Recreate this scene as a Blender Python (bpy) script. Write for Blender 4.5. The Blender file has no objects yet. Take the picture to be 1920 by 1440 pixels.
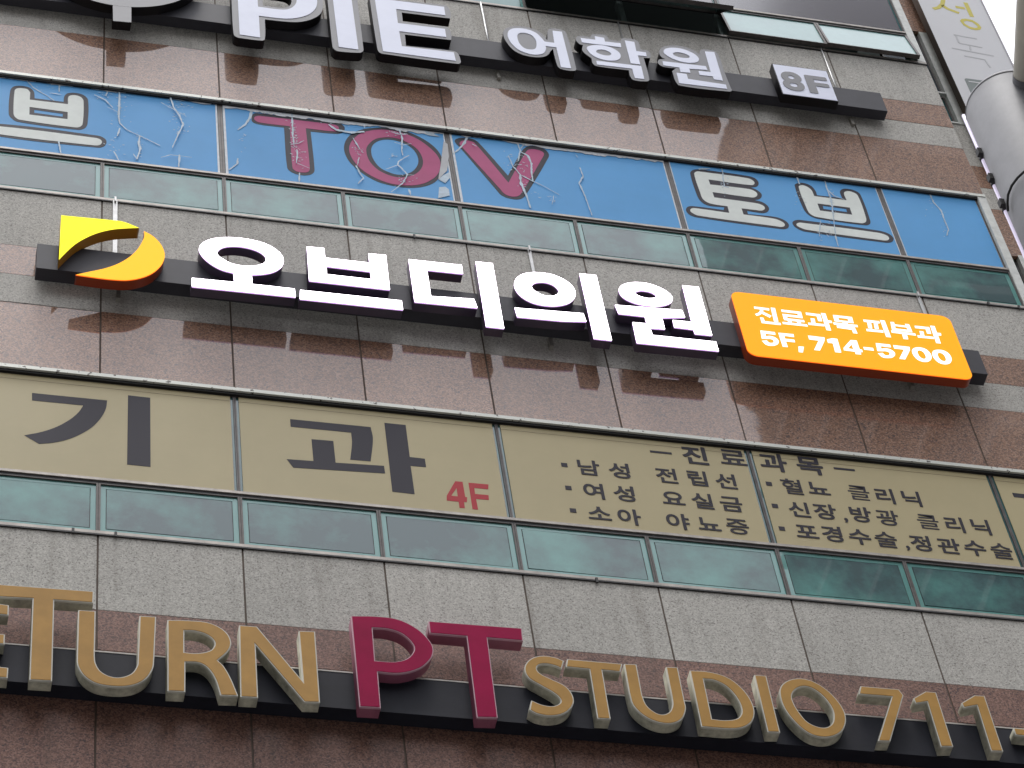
import bpy, bmesh, math, random
from mathutils import Vector, Matrix
R = math.radians
rnd = random.Random(7)
scene = bpy.context.scene
COL = scene.collection

# ------------------------------------------------------------------ camera
CAM = Vector((-1.305, -11.259, 1.6))
CR = Vector((0.971838585338841, -0.20941642653142134, -0.10804871283550843))   # right
CD = Vector((0.10442120744367461, 0.7937515519633442, -0.5992117198384788))    # down
CF = Vector((0.21124861060514794, 0.5710544930692625, 0.7932659014875165))     # forward
FPX = 5307.146
cd = bpy.data.cameras.new('camera')
cd.sensor_width = 36.0
cd.lens = 36.0 * FPX / 1920.0
cd.clip_start = 0.1
cd.clip_end = 3000
cam = bpy.data.objects.new('camera', cd)
COL.objects.link(cam)
m = Matrix.Identity(4)
for i, v in enumerate((CR, -CD, -CF)):
    for j in range(3):
        m[j][i] = v[j]
m.translation = CAM
cam.matrix_world = m
scene.camera = cam

# ------------------------------------------------------------------ world, sun, exposure
SUN_EL, SUN_AZ = 78, 190
w = bpy.data.worlds.new('World')
scene.world = w
w.use_nodes = True
nt = w.node_tree
bg = nt.nodes['Background']
sky = nt.nodes.new('ShaderNodeTexSky')
sky.sky_type = 'NISHITA'
sky.sun_disc = False
sky.sun_elevation = R(SUN_EL)
sky.sun_rotation = R(SUN_AZ)
sky.air_density = 1.0
sky.dust_density = 6.0
sky.ozone_density = 1.0
hs = nt.nodes.new('ShaderNodeHueSaturation')          # the cloud deck: the sky's colour mostly washed out
hs.inputs['Saturation'].default_value = 0.22
nt.links.new(sky.outputs[0], hs.inputs['Color'])
mixc = nt.nodes.new('ShaderNodeMix')
mixc.data_type = 'RGBA'
mixc.inputs[0].default_value = 0.82
mixc.inputs[7].default_value = (9.3, 9.4, 10.2, 1)
wtc = nt.nodes.new('ShaderNodeTexCoord')
wsp = nt.nodes.new('ShaderNodeSeparateXYZ')
nt.links.new(wtc.outputs['Generated'], wsp.inputs[0])
wmr = nt.nodes.new('ShaderNodeMapRange')                # an overcast sky is about three times brighter overhead than at the horizon
wmr.inputs[1].default_value, wmr.inputs[2].default_value = 0.0, 1.0
wmr.inputs[3].default_value, wmr.inputs[4].default_value = 2.2, 12.0
nt.links.new(wsp.outputs[2], wmr.inputs[0])
wvm = nt.nodes.new('ShaderNodeVectorMath')
wvm.operation = 'SCALE'
wvm.inputs[0].default_value = (0.985, 1.0, 1.075)
nt.links.new(wmr.outputs[0], wvm.inputs['Scale'])
nt.links.new(wvm.outputs[0], mixc.inputs[7])
nt.links.new(hs.outputs[0], mixc.inputs[6])
nt.links.new(mixc.outputs[2], bg.inputs['Color'])
bg.inputs['Strength'].default_value = 0.15
sd = bpy.data.lights.new('sun', 'SUN')
sd.energy = 0.8
sd.angle = R(18)
sd.color = (1.0, 0.97, 0.93)
so = bpy.data.objects.new('sun', sd)
COL.objects.link(so)
so.rotation_euler = (R(90 - SUN_EL), 0, R(-10))
scene.view_settings.view_transform = 'Standard'
scene.view_settings.look = 'None'
scene.view_settings.exposure = 0.68
scene.view_settings.gamma = 1.0
scene.view_settings.use_curve_mapping = False


# ------------------------------------------------------------------ helpers
def at(px, py, Y=0.0):
    """the point of the vertical plane y = Y that the photograph shows at a pixel"""
    d = CR * ((px - 960) / FPX) + CD * ((py - 720) / FPX) + CF
    return CAM + d * ((Y - CAM.y) / d.y)


def ray(px, py):
    return (CR * ((px - 960) / FPX) + CD * ((py - 720) / FPX) + CF)


class zoom:
    """pixel coordinates read off an enlarged crop of the photograph"""
    def __init__(s, ox, oy, k):
        s.o = (ox, oy, k)

    def __call__(s, pts):
        ox, oy, k = s.o
        return [(ox + p[0] / k, oy + p[1] / k) + tuple(p[2:]) for p in pts]


def smooth(loop, n=6):
    """closed outline; points with a third value are rounded, the others are corners"""
    N = len(loop)
    P = [Vector((p[0], p[1])) for p in loop]
    S = [len(p) > 2 for p in loop]
    out = []
    for i in range(N):
        j = (i + 1) % N
        if not S[i] and not S[j]:
            out.append(P[i])
            continue
        p1, p2 = P[i], P[j]
        p0 = P[i - 1] if S[i] else p1 - (p2 - p1)
        p3 = P[(j + 1) % N] if S[j] else p2 + (p2 - p1)
        for k in range(n):
            t = k / n
            # centripetal-like: uniform Catmull-Rom with tangents clamped to the segment length
            L = (p2 - p1).length
            t1 = (p2 - p0)
            t2 = (p3 - p1)
            t1 = t1.normalized() * L if t1.length > 1e-9 else t1
            t2 = t2.normalized() * L if t2.length > 1e-9 else t2
            h = (2*t**3-3*t*t+1, t**3-2*t*t+t, -2*t**3+3*t*t, t**3-t*t)
            out.append(p1*h[0] + t1*h[1] + p2*h[2] + t2*h[3])
    return out


def to_wall(loop, Y):
    return [((q := at(p[0], p[1], Y)).x, q.z) for p in smooth(loop)]


def curve_mesh(loops, depth, offset=0.0, bevel=0.0):
    """flat outlines (x, z), filled and extruded: verts come back as x, y(depth, front = -depth/2), z"""
    cu = bpy.data.curves.new('tmp', 'CURVE')
    cu.dimensions = '2D'
    cu.fill_mode = 'BOTH'
    cu.extrude = depth / 2
    cu.offset = offset
    cu.bevel_depth = bevel
    cu.bevel_resolution = 0
    for l in loops:
        s = cu.splines.new('POLY')
        s.points.add(len(l) - 1)
        for p, q in zip(s.points, l):
            p.co = (q[0], q[1], 0, 1)
        s.use_cyclic_u = True
    return _curve_to_mesh(cu)


def _curve_to_mesh(cu):
    o = bpy.data.objects.new('tmp', cu)
    COL.objects.link(o)
    dg = bpy.context.evaluated_depsgraph_get()
    me = bpy.data.meshes.new_from_object(o.evaluated_get(dg))
    bpy.data.objects.remove(o)
    bpy.data.curves.remove(cu)
    for v in me.vertices:
        x, y, z = v.co
        v.co = (x, -z, y)
    return me


def link(name, me, mats, parent=None, origin=None):
    me.name = name
    if len(me.materials):
        me.materials.clear()
    for mt in (mats if isinstance(mats, (list, tuple)) else [mats]):
        me.materials.append(mt)
    o = bpy.data.objects.new(name, me)
    COL.objects.link(o)
    if parent is not None:
        o.parent = parent
        base = parent
        off = Vector((0, 0, 0))
        while base is not None:
            off += base.location
            base = base.parent
        me.transform(Matrix.Translation(-off))
    elif origin is not None:
        me.transform(Matrix.Translation(-Vector(origin)))
        o.location = origin
    return o


def plate(name, loops_px, Y, depth, mats, parent, offset=0.0, wall=False, bevel=0.0):
    """a shape traced on the plane y = Y (its front), going back by depth; mats = front, sides"""
    loops = loops_px if wall else [to_wall(l, Y) for l in loops_px]
    me = curve_mesh(loops, depth, offset, bevel)
    me.transform(Matrix.Translation((0, Y + depth / 2, 0)))
    if isinstance(mats, (list, tuple)):
        for p in me.polygons:
            p.material_index = 0 if p.normal.y < -0.9 else 1
    return link(name, me, mats, parent)


_gl = {}


def glyph(body, bold, bevel_depth=0.001):
    key = (body, bold)
    if key not in _gl:
        cu = bpy.data.curves.new('tmp', 'FONT')
        cu.body = body
        cu.size = 1.0
        cu.offset = bold
        cu.extrude = 0.5
        cu.resolution_u = 4
        me = _curve_to_mesh(cu)
        _gl[key] = me
    return _gl[key].copy()


def lettering(bm, body, x0, x1, z0, z1, Y, depth=0.002, bold=0.02, shear=0.0):
    """add text to a bmesh, fitted into a rectangle of the plane; weight comes from slightly shifted layers"""
    me0 = glyph(body, 0.004)
    xs = [v.co.x for v in me0.vertices]
    zs = [v.co.z for v in me0.vertices]
    a, b, c, d = min(xs), max(xs), min(zs), max(zs)
    rad = bold
    n = 8 if bold > 0.004 else 0
    shifts = [(0, 0)] + [(rad * math.cos(2 * math.pi * (k + .5) / n), rad * math.sin(2 * math.pi * (k + .5) / n)) for k in range(n)]
    for i, (dx, dz) in enumerate(shifts):
        me = me0.copy()
        for v in me.vertices:
            u = (v.co.x + dx - a + rad) / (b - a + 2 * rad)
            t = (v.co.z + dz - c + rad) / (d - c + 2 * rad)
            v.co = (x0 + u * (x1 - x0), Y + (v.co.y + 0.5) * depth - i * 0.00012, z0 + t * (z1 - z0))
        bm.from_mesh(me)
        bpy.data.meshes.remove(me)
    bpy.data.meshes.remove(me0)


def box(bm, x0, x1, y0, y1, z0, z1, mi=0, tilt=None):
    c = Vector(((x0 + x1) / 2, (y0 + y1) / 2, (z0 + z1) / 2))
    M = Matrix.Translation(c)
    if tilt:
        M = M @ Matrix.Rotation(tilt[0], 4, 'X') @ Matrix.Rotation(tilt[1], 4, 'Z')
    M = M @ Matrix.Diagonal((x1 - x0, y1 - y0, z1 - z0, 1))
    r = bmesh.ops.create_cube(bm, size=1, matrix=M)
    for f in {f for v in r['verts'] for f in v.link_faces}:
        f.material_index = mi


def tube(bm, pts, rad, seg=12, mi=0):
    pts = [Vector(p) for p in pts]
    rings = []
    for i, p in enumerate(pts):
        d = (pts[min(i + 1, len(pts) - 1)] - pts[max(i - 1, 0)]).normalized()
        a = d.cross(Vector((0, 0, 1)))
        if a.length < 1e-3:
            a = d.cross(Vector((0, 1, 0)))
        a.normalize()
        b = d.cross(a)
        rr = rad[i] if isinstance(rad, (list, tuple)) else rad
        rings.append([bm.verts.new(p + (a * math.cos(t) + b * math.sin(t)) * rr)
                      for t in [2 * math.pi * k / seg for k in range(seg)]])
    for u, v in zip(rings, rings[1:]):
        for k in range(seg):
            f = bm.faces.new((u[k], u[(k + 1) % seg], v[(k + 1) % seg], v[k]))
            f.smooth = True
            f.material_index = mi
    bm.faces.new(rings[0][::-1]).material_index = mi
    bm.faces.new(rings[-1]).material_index = mi


def obj(name, bm, mats, parent=None, origin=None):
    bmesh.ops.recalc_face_normals(bm, faces=bm.faces[:])
    me = bpy.data.meshes.new(name)
    bm.to_mesh(me)
    bm.free()
    return link(name, me, mats, parent, origin)


def thing(name, label, cat, loc, group=None):
    o = bpy.data.objects.new(name, None)
    o.empty_display_size = 0.2
    COL.objects.link(o)
    o.location = loc
    o['label'] = label
    o['category'] = cat
    if group:
        o['group'] = group
    return o


def rrect(x0, x1, z0, z1, r, n=7):
    out = []
    for cx, cz, a in ((x1 - r, z1 - r, 0), (x0 + r, z1 - r, 90), (x0 + r, z0 + r, 180), (x1 - r, z0 + r, 270)):
        for k in range(n + 1):
            t = R(a + 90 * k / n)
            out.append((cx + r * math.cos(t), cz + r * math.sin(t)))
    return out


def rect(x0, x1, z0, z1):
    return [(x0, z0), (x1, z0), (x1, z1), (x0, z1)]


# ------------------------------------------------------------------ materials
def mat(name, col, rough=0.6, metal=0.0, coat=0.0, coat_r=0.05, emit=None, es=0.0, spec=0.5, ior=1.45, var=0.0, vscale=3.0, bump=0.0, bscale=30.0):
    mt = bpy.data.materials.new(name)
    mt.use_nodes = True
    n = mt.node_tree
    b = n.nodes['Principled BSDF']
    b.inputs['Base Color'].default_value = (*col, 1)
    b.inputs['Roughness'].default_value = rough
    b.inputs['Metallic'].default_value = metal
    b.inputs['Coat Weight'].default_value = coat
    b.inputs['Coat Roughness'].default_value = coat_r
    b.inputs['Specular IOR Level'].default_value = spec
    b.inputs['IOR'].default_value = ior
    if emit:
        b.inputs['Emission Color'].default_value = (*emit, 1)
        b.inputs['Emission Strength'].default_value = es
    if var or bump:
        tc = n.nodes.new('ShaderNodeTexCoord')
    if var:
        nz = n.nodes.new('ShaderNodeTexNoise')
        nz.inputs['Scale'].default_value = vscale
        nz.inputs['Detail'].default_value = 6
        nz.inputs['Roughness'].default_value = 0.65
        n.links.new(tc.outputs['Object'], nz.inputs['Vector'])
        rp = n.nodes.new('ShaderNodeValToRGB')
        rp.color_ramp.elements[0].position = 0.3
        rp.color_ramp.elements[1].position = 0.7
        rp.color_ramp.elements[0].color = (*[c * (1 - var) for c in col], 1)
        rp.color_ramp.elements[1].color = (*[min(1, c * (1 + var)) for c in col], 1)
        n.links.new(nz.outputs[0], rp.inputs[0])
        n.links.new(rp.outputs[0], b.inputs['Base Color'])
    if bump:
        n2 = n.nodes.new('ShaderNodeTexNoise')
        n2.inputs['Scale'].default_value = bscale
        n2.inputs['Detail'].default_value = 2
        n.links.new(tc.outputs['Object'], n2.inputs['Vector'])
        bp = n.nodes.new('ShaderNodeBump')
        bp.inputs['Strength'].default_value = bump
        bp.inputs['Distance'].default_value = 0.01
        n.links.new(n2.outputs[0], bp.inputs['Height'])
        n.links.new(bp.outputs[0], b.inputs['Normal'])
        if coat:
            n.links.new(bp.outputs[0], b.inputs['Coat Normal'])
    return mt


def granite(name, stops, grain, rough, coat=0.0, coat_r=0.03, coat_ior=1.6, blotch=0.15, stain=0.2, wave=0.0):
    mt = bpy.data.materials.new(name)
    mt.use_nodes = True
    n = mt.node_tree
    L = n.links.new
    b = n.nodes['Principled BSDF']
    tc = n.nodes.new('ShaderNodeTexCoord')
    vo = n.nodes.new('ShaderNodeTexVoronoi')
    vo.inputs['Scale'].default_value = grain
    L(tc.outputs['Object'], vo.inputs['Vector'])
    bw = n.nodes.new('ShaderNodeSeparateColor')
    L(vo.outputs['Color'], bw.inputs[0])
    rp = n.nodes.new('ShaderNodeValToRGB')
    e = rp.color_ramp.elements
    e[0].position, e[1].position = stops[0][0], stops[-1][0]
    e[0].color, e[1].color = (*stops[0][1], 1), (*stops[-1][1], 1)
    for p, c in stops[1:-1]:
        x = rp.color_ramp.elements.new(p)
        x.color = (*c, 1)
    L(bw.outputs[0], rp.inputs[0])
    # broad tonal drift from slab to slab and within a slab
    nz = n.nodes.new('ShaderNodeTexNoise')
    nz.inputs['Scale'].default_value = 1.7
    nz.inputs['Detail'].default_value = 7
    L(tc.outputs['Object'], nz.inputs['Vector'])
    mr = n.nodes.new('ShaderNodeMapRange')
    mr.inputs[1].default_value, mr.inputs[2].default_value = 0.3, 0.7
    mr.inputs[3].default_value, mr.inputs[4].default_value = 1 - blotch, 1 + blotch
    L(nz.outputs[0], mr.inputs[0])
    # dirt runs: noise stretched down the wall
    mp = n.nodes.new('ShaderNodeMapping')
    mp.inputs['Scale'].default_value = (9, 1, 0.7)
    L(tc.outputs['Object'], mp.inputs[0])
    ns = n.nodes.new('ShaderNodeTexNoise')
    ns.inputs['Scale'].default_value = 1.3
    ns.inputs['Detail'].default_value = 5
    L(mp.outputs[0], ns.inputs['Vector'])
    m2 = n.nodes.new('ShaderNodeMapRange')
    m2.inputs[1].default_value, m2.inputs[2].default_value = 0.48, 0.75
    m2.inputs[3].default_value, m2.inputs[4].default_value = 1.0, 1.0 - stain
    L(ns.outputs[0], m2.inputs[0])
    mu = n.nodes.new('ShaderNodeMath')
    mu.operation = 'MULTIPLY'
    ge = n.nodes.new('ShaderNodeNewGeometry')
    mi_ = n.nodes.new('ShaderNodeMapRange')
    mi_.inputs[3].default_value, mi_.inputs[4].default_value = 0.93, 1.07
    L(ge.outputs['Random Per Island'], mi_.inputs[0])
    mm = n.nodes.new('ShaderNodeMath')
    mm.operation = 'MULTIPLY'
    L(mr.outputs[0], mm.inputs[0])
    L(mi_.outputs[0], mm.inputs[1])
    L(mm.outputs[0], mu.inputs[0])
    L(m2.outputs[0], mu.inputs[1])
    mx = n.nodes.new('ShaderNodeVectorMath')
    mx.operation = 'SCALE'
    L(rp.outputs[0], mx.inputs[0])
    L(mu.outputs[0], mx.inputs['Scale'])
    m3 = n.nodes.new('ShaderNodeMapRange')
    m3.inputs[1].default_value, m3.inputs[2].default_value = 0.58, 0.85
    m3.inputs[3].default_value, m3.inputs[4].default_value = 0.0, stain * 1.6
    L(ns.outputs[0], m3.inputs[0])
    mw = n.nodes.new('ShaderNodeMix')
    mw.data_type = 'RGBA'
    mw.inputs[7].default_value = (0.20, 0.135, 0.09, 1)
    L(m3.outputs[0], mw.inputs[0])
    L(mx.outputs[0], mw.inputs[6])
    L(mw.outputs[2], b.inputs['Base Color'])
    b.inputs['Roughness'].default_value = rough
    b.inputs['Specular IOR Level'].default_value = 0.3
    b.inputs['Coat Weight'].default_value = coat
    b.inputs['Coat Roughness'].default_value = coat_r
    b.inputs['Coat IOR'].default_value = coat_ior
    if wave:
        nw = n.nodes.new('ShaderNodeTexNoise')
        nw.inputs['Scale'].default_value = 4.0
        L(tc.outputs['Object'], nw.inputs['Vector'])
        bp = n.nodes.new('ShaderNodeBump')
        bp.inputs['Strength'].default_value = wave
        bp.inputs['Distance'].default_value = 0.002
        L(nw.outputs[0], bp.inputs['Height'])
        L(bp.outputs[0], b.inputs['Coat Normal'])
    return mt


GREY = granite('grey_granite', [(0.0, (0.24, 0.225, 0.205)), (0.12, (0.38, 0.362, 0.328)), (0.6, (0.485, 0.468, 0.422)), (1.0, (0.585, 0.57, 0.52))], 125, 0.8, blotch=0.06, stain=0.12)
PINK = granite('pink_granite', [(0.0, (0.085, 0.058, 0.053)), (0.2, (0.19, 0.106, 0.072)), (0.55, (0.29, 0.15, 0.086)), (1.0, (0.42, 0.255, 0.175))], 105, 0.6, coat=0.62, coat_r=0.025, coat_ior=1.68, blotch=0.08, stain=0.1, wave=0.12)
PINKR = granite('honed_pink_granite', [(0.0, (0.075, 0.048, 0.046)), (0.25, (0.15, 0.08, 0.062)), (0.55, (0.22, 0.115, 0.083)), (1.0, (0.30, 0.175, 0.135))], 115, 0.7, coat=0.12, coat_r=0.28, coat_ior=1.5, blotch=0.14, stain=0.16)
JOINT = mat('joint_sealant', (0.115, 0.085, 0.065), 0.8, var=0.3, vscale=6)
ALU = mat('pale_painted_metal', (0.60, 0.61, 0.57), 0.5, metal=0.0, var=0.15, vscale=14)
TRIMR = mat('spotted_head_trim', (0.52, 0.53, 0.48), 0.45, metal=0.2)
_n = TRIMR.node_tree
_tc = _n.nodes.new('ShaderNodeTexCoord')
_nz = _n.nodes.new('ShaderNodeTexNoise')
_nz.inputs['Scale'].default_value = 26
_nz.inputs['Detail'].default_value = 2
_n.links.new(_tc.outputs['Object'], _nz.inputs['Vector'])
_rp = _n.nodes.new('ShaderNodeValToRGB')
_rp.color_ramp.elements[0].position, _rp.color_ramp.elements[1].position = 0.64, 0.67
_rp.color_ramp.elements[0].color, _rp.color_ramp.elements[1].color = (0.58, 0.59, 0.53, 1), (0.06, 0.05, 0.04, 1)
_n.links.new(_nz.outputs[0], _rp.inputs[0])
_n.links.new(_rp.outputs[0], _n.nodes['Principled BSDF'].inputs['Base Color'])
FRAME = mat('dark_window_frame', (0.075, 0.066, 0.06), 0.5, metal=0.2, var=0.4, vscale=12)
SILLM = mat('weathered_sill_metal', (0.33, 0.30, 0.265), 0.45, metal=0.3, var=0.3, vscale=8)
GASKET = mat('black_gasket', (0.012, 0.011, 0.011), 0.6)
DARKIN = mat('dark_interior', (0.14, 0.17, 0.16), 0.9)
BARM = mat('dark_grey_sign_bar', (0.045, 0.045, 0.053), 0.5, spec=0.2, var=0.14, vscale=5)
BARN = mat('navy_black_sign_bar', (0.014, 0.015, 0.022), 0.6, spec=0.2, var=0.25, vscale=5)


def glass(name, base, var=0.25, vs=2.5, coat_ior=1.9, rough=0.25, cr=0.01, cw=1.0):
    mt = mat(name, base, rough, coat=cw, spec=0.2, coat_r=cr, var=var, vscale=vs, bump=0.03, bscale=2.0)
    mt.node_tree.nodes['Principled BSDF'].inputs['Coat IOR'].default_value = coat_ior
    return mt


GLASS = glass('blue_green_glass', (0.06, 0.15, 0.14), 0.45, 1.3, coat_ior=1.62, cw=0.62)
_r = [x for x in GLASS.node_tree.nodes if x.type == 'VALTORGB'][0].color_ramp
_r.elements[0].color, _r.elements[1].color = (0.05, 0.10, 0.105, 1), (0.11, 0.31, 0.275, 1)
_r.elements[0].position, _r.elements[1].position = 0.42, 0.66
GLASSRIM = glass('turquoise_glass_edge', (0.13, 0.33, 0.30), 0.1, coat_ior=1.45)
GLASSTOP = glass('grey_violet_glass', (0.06, 0.055, 0.07), 0.12, 1.5, coat_ior=1.5, cr=0.12)
SASHGL = glass('pale_turquoise_glass', (0.16, 0.30, 0.29), 0.12, 2.0, coat_ior=1.38, cr=0.1, cw=0.4)
DARKGL = glass('dark_blue_glass', (0.03, 0.045, 0.06), 0.3, 3, cw=0.35)
TEALGL2 = glass('grey_teal_glass', (0.05, 0.13, 0.13), 0.3, 3, cw=0.5)
TEALGL = glass('deep_teal_glass', (0.02, 0.10, 0.10), 0.3, 3, cw=0.4)

# ------------------------------------------------------------------ setting: street
bm = bmesh.new()
box(bm, -400, 400, -400, 400, -0.6, -0.12)
g = obj('road', bm, mat('asphalt', (0.055, 0.055, 0.058), 0.85, var=0.25, vscale=0.8), None, (0, 0, 0))
g['kind'] = 'structure'
bm = bmesh.new()
box(bm, -60, 60, -13.2, 0.4, -0.116, 0.0)
box(bm, -60, 60, -13.45, -13.204, -0.116, 0.012)
g = obj('pavement', bm, mat('paving', (0.20, 0.195, 0.19), 0.8, var=0.2, vscale=1.2), None, (0, -6, 0))
g['kind'] = 'structure'

# ------------------------------------------------------------------ the building
P = 0.9                                  # width of one cladding panel
XL, XR = -4 * P, 7.232                   # main front
FL = 3.767
SILLS = [15.18 - FL, 15.18, 18.949, 22.69, 22.69 + FL]
bld = thing('office_building', 'grey and pink granite clad office building covered in Korean shop signs', 'building', (2, 6, 0))
WY = 0.55                                # the recessed wing
XW = at(1868, 60, WY).x


def joints(x0, x1):
    xs = [x0] + [k * P for k in range(-30, 30) if x0 + 0.05 < k * P < x1 - 0.05] + [x1]
    return list(zip(xs, xs[1:]))


GAP = 0.0065
for s in SILLS:
    A, B, Cc, D, E_ = s, s - 0.690, s - 1.046, s - 1.379, s - 2.092
    for z1, z0, kind in ((A, B, 'g'), (B, Cc, 'p'), (Cc, D, 'g'), (D, E_, 'p')):
        if s < 16 and kind == 'g' and z1 == Cc:
            kind = 'p'                   # under the lowest sign the stone stays pink
        nm, mt = ('pink_granite_band', PINK if s > 16 else PINKR) if kind == 'p' else ('grey_granite_band', GREY)
        bm = bmesh.new()
        for xa, xb in joints(XL, XR):
            tl = (rnd.gauss(0, R(0.16)), rnd.gauss(0, R(0.12))) if kind == 'p' else (0, 0)
            box(bm, xa + GAP, xb - GAP, rnd.uniform(0.0, 0.001), 0.03, z0 + 0.0022, z1 - 0.0022, 0, tl)
        obj(nm, bm, mt, bld)
        bm = bmesh.new()
        box(bm, XR + 0.02, XW, WY, WY + 0.03, z0 + 0.002, z1 - 0.002)
        obj('wing_' + nm, bm, mt, bld)
    bm = bmesh.new()
    box(bm, XL, XR - 0.002, 0.006, 0.3, E_ + 0.004, A - 0.004)
    obj('joint_backing', bm, JOINT, bld)
    bm = bmesh.new()
    box(bm, XR + 0.02, XW - 0.004, WY + 0.012, WY + 0.25, E_ + 0.004, A - 0.004)
    obj('joint_backing', bm, JOINT, bld)
    bm = bmesh.new()                     # return of the main front towards the wing
    box(bm, XR + 0.001, XR + 0.018, 0.03, WY + 0.2, E_, A)
    obj('return_cladding', bm, GREY, bld)

# core behind the windows: floors and back wall, dark
bm = bmesh.new()
box(bm, XL, XR + 0.018, 2.2, 2.4, 0, 30)
obj('back_wall', bm, DARKIN, bld)
bm = bmesh.new()
box(bm, XL - 0.2, XL - 0.002, 0.0, 2.4, 0, 30)
obj('side_wall', bm, GREY, bld)
for s in SILLS:
    bm = bmesh.new()
    box(bm, XL, XR, 0.31, 2.19, s - 2.0, s - 1.7)
    obj('floor_slab', bm, DARKIN, bld)
bm = bmesh.new()
box(bm, XR + 0.03, XW, 1.2, 1.4, 0, 30)
obj('wing_core', bm, DARKIN, bld)
bm = bmesh.new()                         # lower storeys, out of the picture
box(bm, XL, XR, 0.0, 2.2, 0, SILLS[0] - 2.10)
obj('base_storey', bm, GREY, bld)
bm = bmesh.new()
box(bm, XR + 0.02, XW, WY, 2.2, 0, SILLS[0] - 2.10)
obj('base_storey', bm, GREY, bld)

# trims
def bar(name, mt, *a):
    bm = bmesh.new()
    box(bm, *a)
    return obj(name, bm, mt, bld)


for s in SILLS:
    t = s - 2.096
    bar('head_trim', TRIMR, XL, XR, -0.012, 0.05, t - 0.040, t - 0.006)
    bar('shadow_gap', GASKET, XL, XR, -0.004, 0.05, t - 0.0055, t)
    bar('gasket', GASKET, XL, XR - 0.07, 0.004, 0.05, t - 0.062, t - 0.0405)
    bar('sill', SILLM, XL, XR, -0.008, 0.05, s + 0.012, s + 0.040)
    bar('shadow_gap', GASKET, XL, XR, -0.010, 0.05, s - 0.002, s + 0.0115)
    z = s + 0.52
    bar('transom', SILLM, XL, XR - 0.072, -0.004, 0.06, z + 0.026, z + 0.050)
    bar('gasket', GASKET, XL, XR - 0.072, 0.004, 0.06, z + 0.002, z + 0.0255)
    bar('end_jamb', ALU, XR - 0.071, XR, -0.006, 0.12, s + 0.047, s + (FL - 2.092) - 0.045)


# small black clips left on the sills
for px, py in ((1854, 570), (1911, 577), (777, 444), (137, 996), (217, 1003), (1119, 1089)):
    p = at(px, py, -0.012)
    bar('sill_clip', GASKET, p.x - 0.008, p.x + 0.008, -0.020, -0.0085, p.z - 0.02, p.z + 0.025)


def window(x0, x1, z0, z1, pane_mats, Y=0.012, fr=0.013, rim=0.034, name='window', frame_mat=None, tilt=0.0, hinge=None):
    """frame > pane; the pane's edge shows a turquoise band and a thin dark line"""
    fb = bmesh.new()
    fz = fr * 0.5
    for a, b, c, d in ((x0, x1, z0, z0 + fz), (x0, x1, z1 - fz, z1), (x0, x0 + fr, z0 + fz, z1 - fz), (x1 - fr, x1, z0 + fz, z1 - fz)):
        box(fb, a, b, Y - 0.010, Y + 0.03, c, d)
    pb = bmesh.new()
    a, b, c, d = x0 + fr, x1 - fr, z0 + fz, z1 - fz
    if rim:
        q = 0.005
        r2 = rim + q
        tl = (rnd.gauss(0, R(0.15)), rnd.gauss(0, R(0.15)))
        box(pb, a + r2, b - r2, Y, Y + 0.012, c + r2, d - r2, 0, tl)
        box(pb, a, b, Y + 0.004, Y + 0.016, c, d, 2)
        for e, f, g_, h in ((a, b, c, c + rim), (a, b, d - rim, d), (a, a + rim, c + rim, d - rim), (b - rim, b, c + rim, d - rim)):
            box(pb, e, f, Y + 0.001, Y + 0.003, g_, h, 1)
    else:
        box(pb, a, b, Y, Y + 0.012, c, d, 0)
    if tilt:
        Mx = Matrix.Translation((0, Y - 0.02, z1)) @ Matrix.Rotation(tilt, 4, 'X') @ Matrix.Translation((0, -Y + 0.02, -z1))
        fb.transform(Mx)
        pb.transform(Mx)
    f = obj(name, fb, frame_mat or FRAME, bld)
    obj('pane', pb, pane_mats, f)
    return f


PM = [GLASS, GLASSRIM, GASKET]
for s in (SILLS[0], SILLS[1], SILLS[2]):
    z0, z1 = s + 0.041, s + 0.520
    for xa, xb in joints(XL, XR - 0.072):
        window(xa + 0.001, xb - 0.001, z0, z1, PM)
# main panes behind the film (edges show round the films)
for s in (SILLS[0], SILLS[1], SILLS[2]):
    z0, z1 = s + 0.571, s + FL - 2.096 - 0.063
    edges = [XL + 0.001] + [k * P for k in range(-3, 8, 2)] + [XR - 0.073]
    for xa, xb in zip(edges, edges[1:]):
        window(xa + 0.001, xb - 0.001, z0, z1, [TEALGL2], Y=0.03, fr=0.009 if s < 17 else 0.017, rim=0)
# top storey in view: open sashes and dark panes
s = SILLS[3]
z0, z1 = s + 0.041, s + 0.520
TILT = {3: 34, 4: 36, 5: 33, 6: 10, 7: 11.5}
cells = joints(XL, XR - 0.072)
OFR = mat('teal_grey_frame', (0.20, 0.25, 0.235), 0.5, metal=0.2, var=0.2, vscale=10)
for xa, xb in cells:
    k = round(xa / P)
    kk = int(math.floor((xa + 0.01) / P))
    ang = {4: 33, 5: 33, 6: 7.0, 7: 8.5}.get(kk, 0)
    window(xa + 0.001, xb - 0.001, z0, z1, [SASHGL if (ang or kk >= 2) else GLASS, GLASSRIM, GASKET], rim=0 if ang else 0.02, tilt=R(-ang) if ang else 0.0,
           fr=0.02, frame_mat=FRAME)
    if ang:      # fixed frame round the opening
        obm = bmesh.new()
        for a, b, c, d in ((xa + 0.001, xa + 0.026, z0, z1), (xb - 0.026, xb - 0.001, z0, z1), (xa + 0.026, xb - 0.026, z0, z0 + 0.022)):
            box(obm, a, b, 0.055, 0.12, c, d)
        obj('opening_frame', obm, OFR, bld)
z0, z1 = s + 0.573, s + FL - 2.092 - 0.066
edges = [XL + 0.001] + [k * P for k in range(-3, 7)] + [XR - 0.073]
for xa, xb in zip(edges, edges[1:]):
    window(xa + 0.001, xb - 0.001, z0, z1, [GLASSTOP, TEALGL, GASKET], fr=0.012, rim=0.016)

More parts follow.
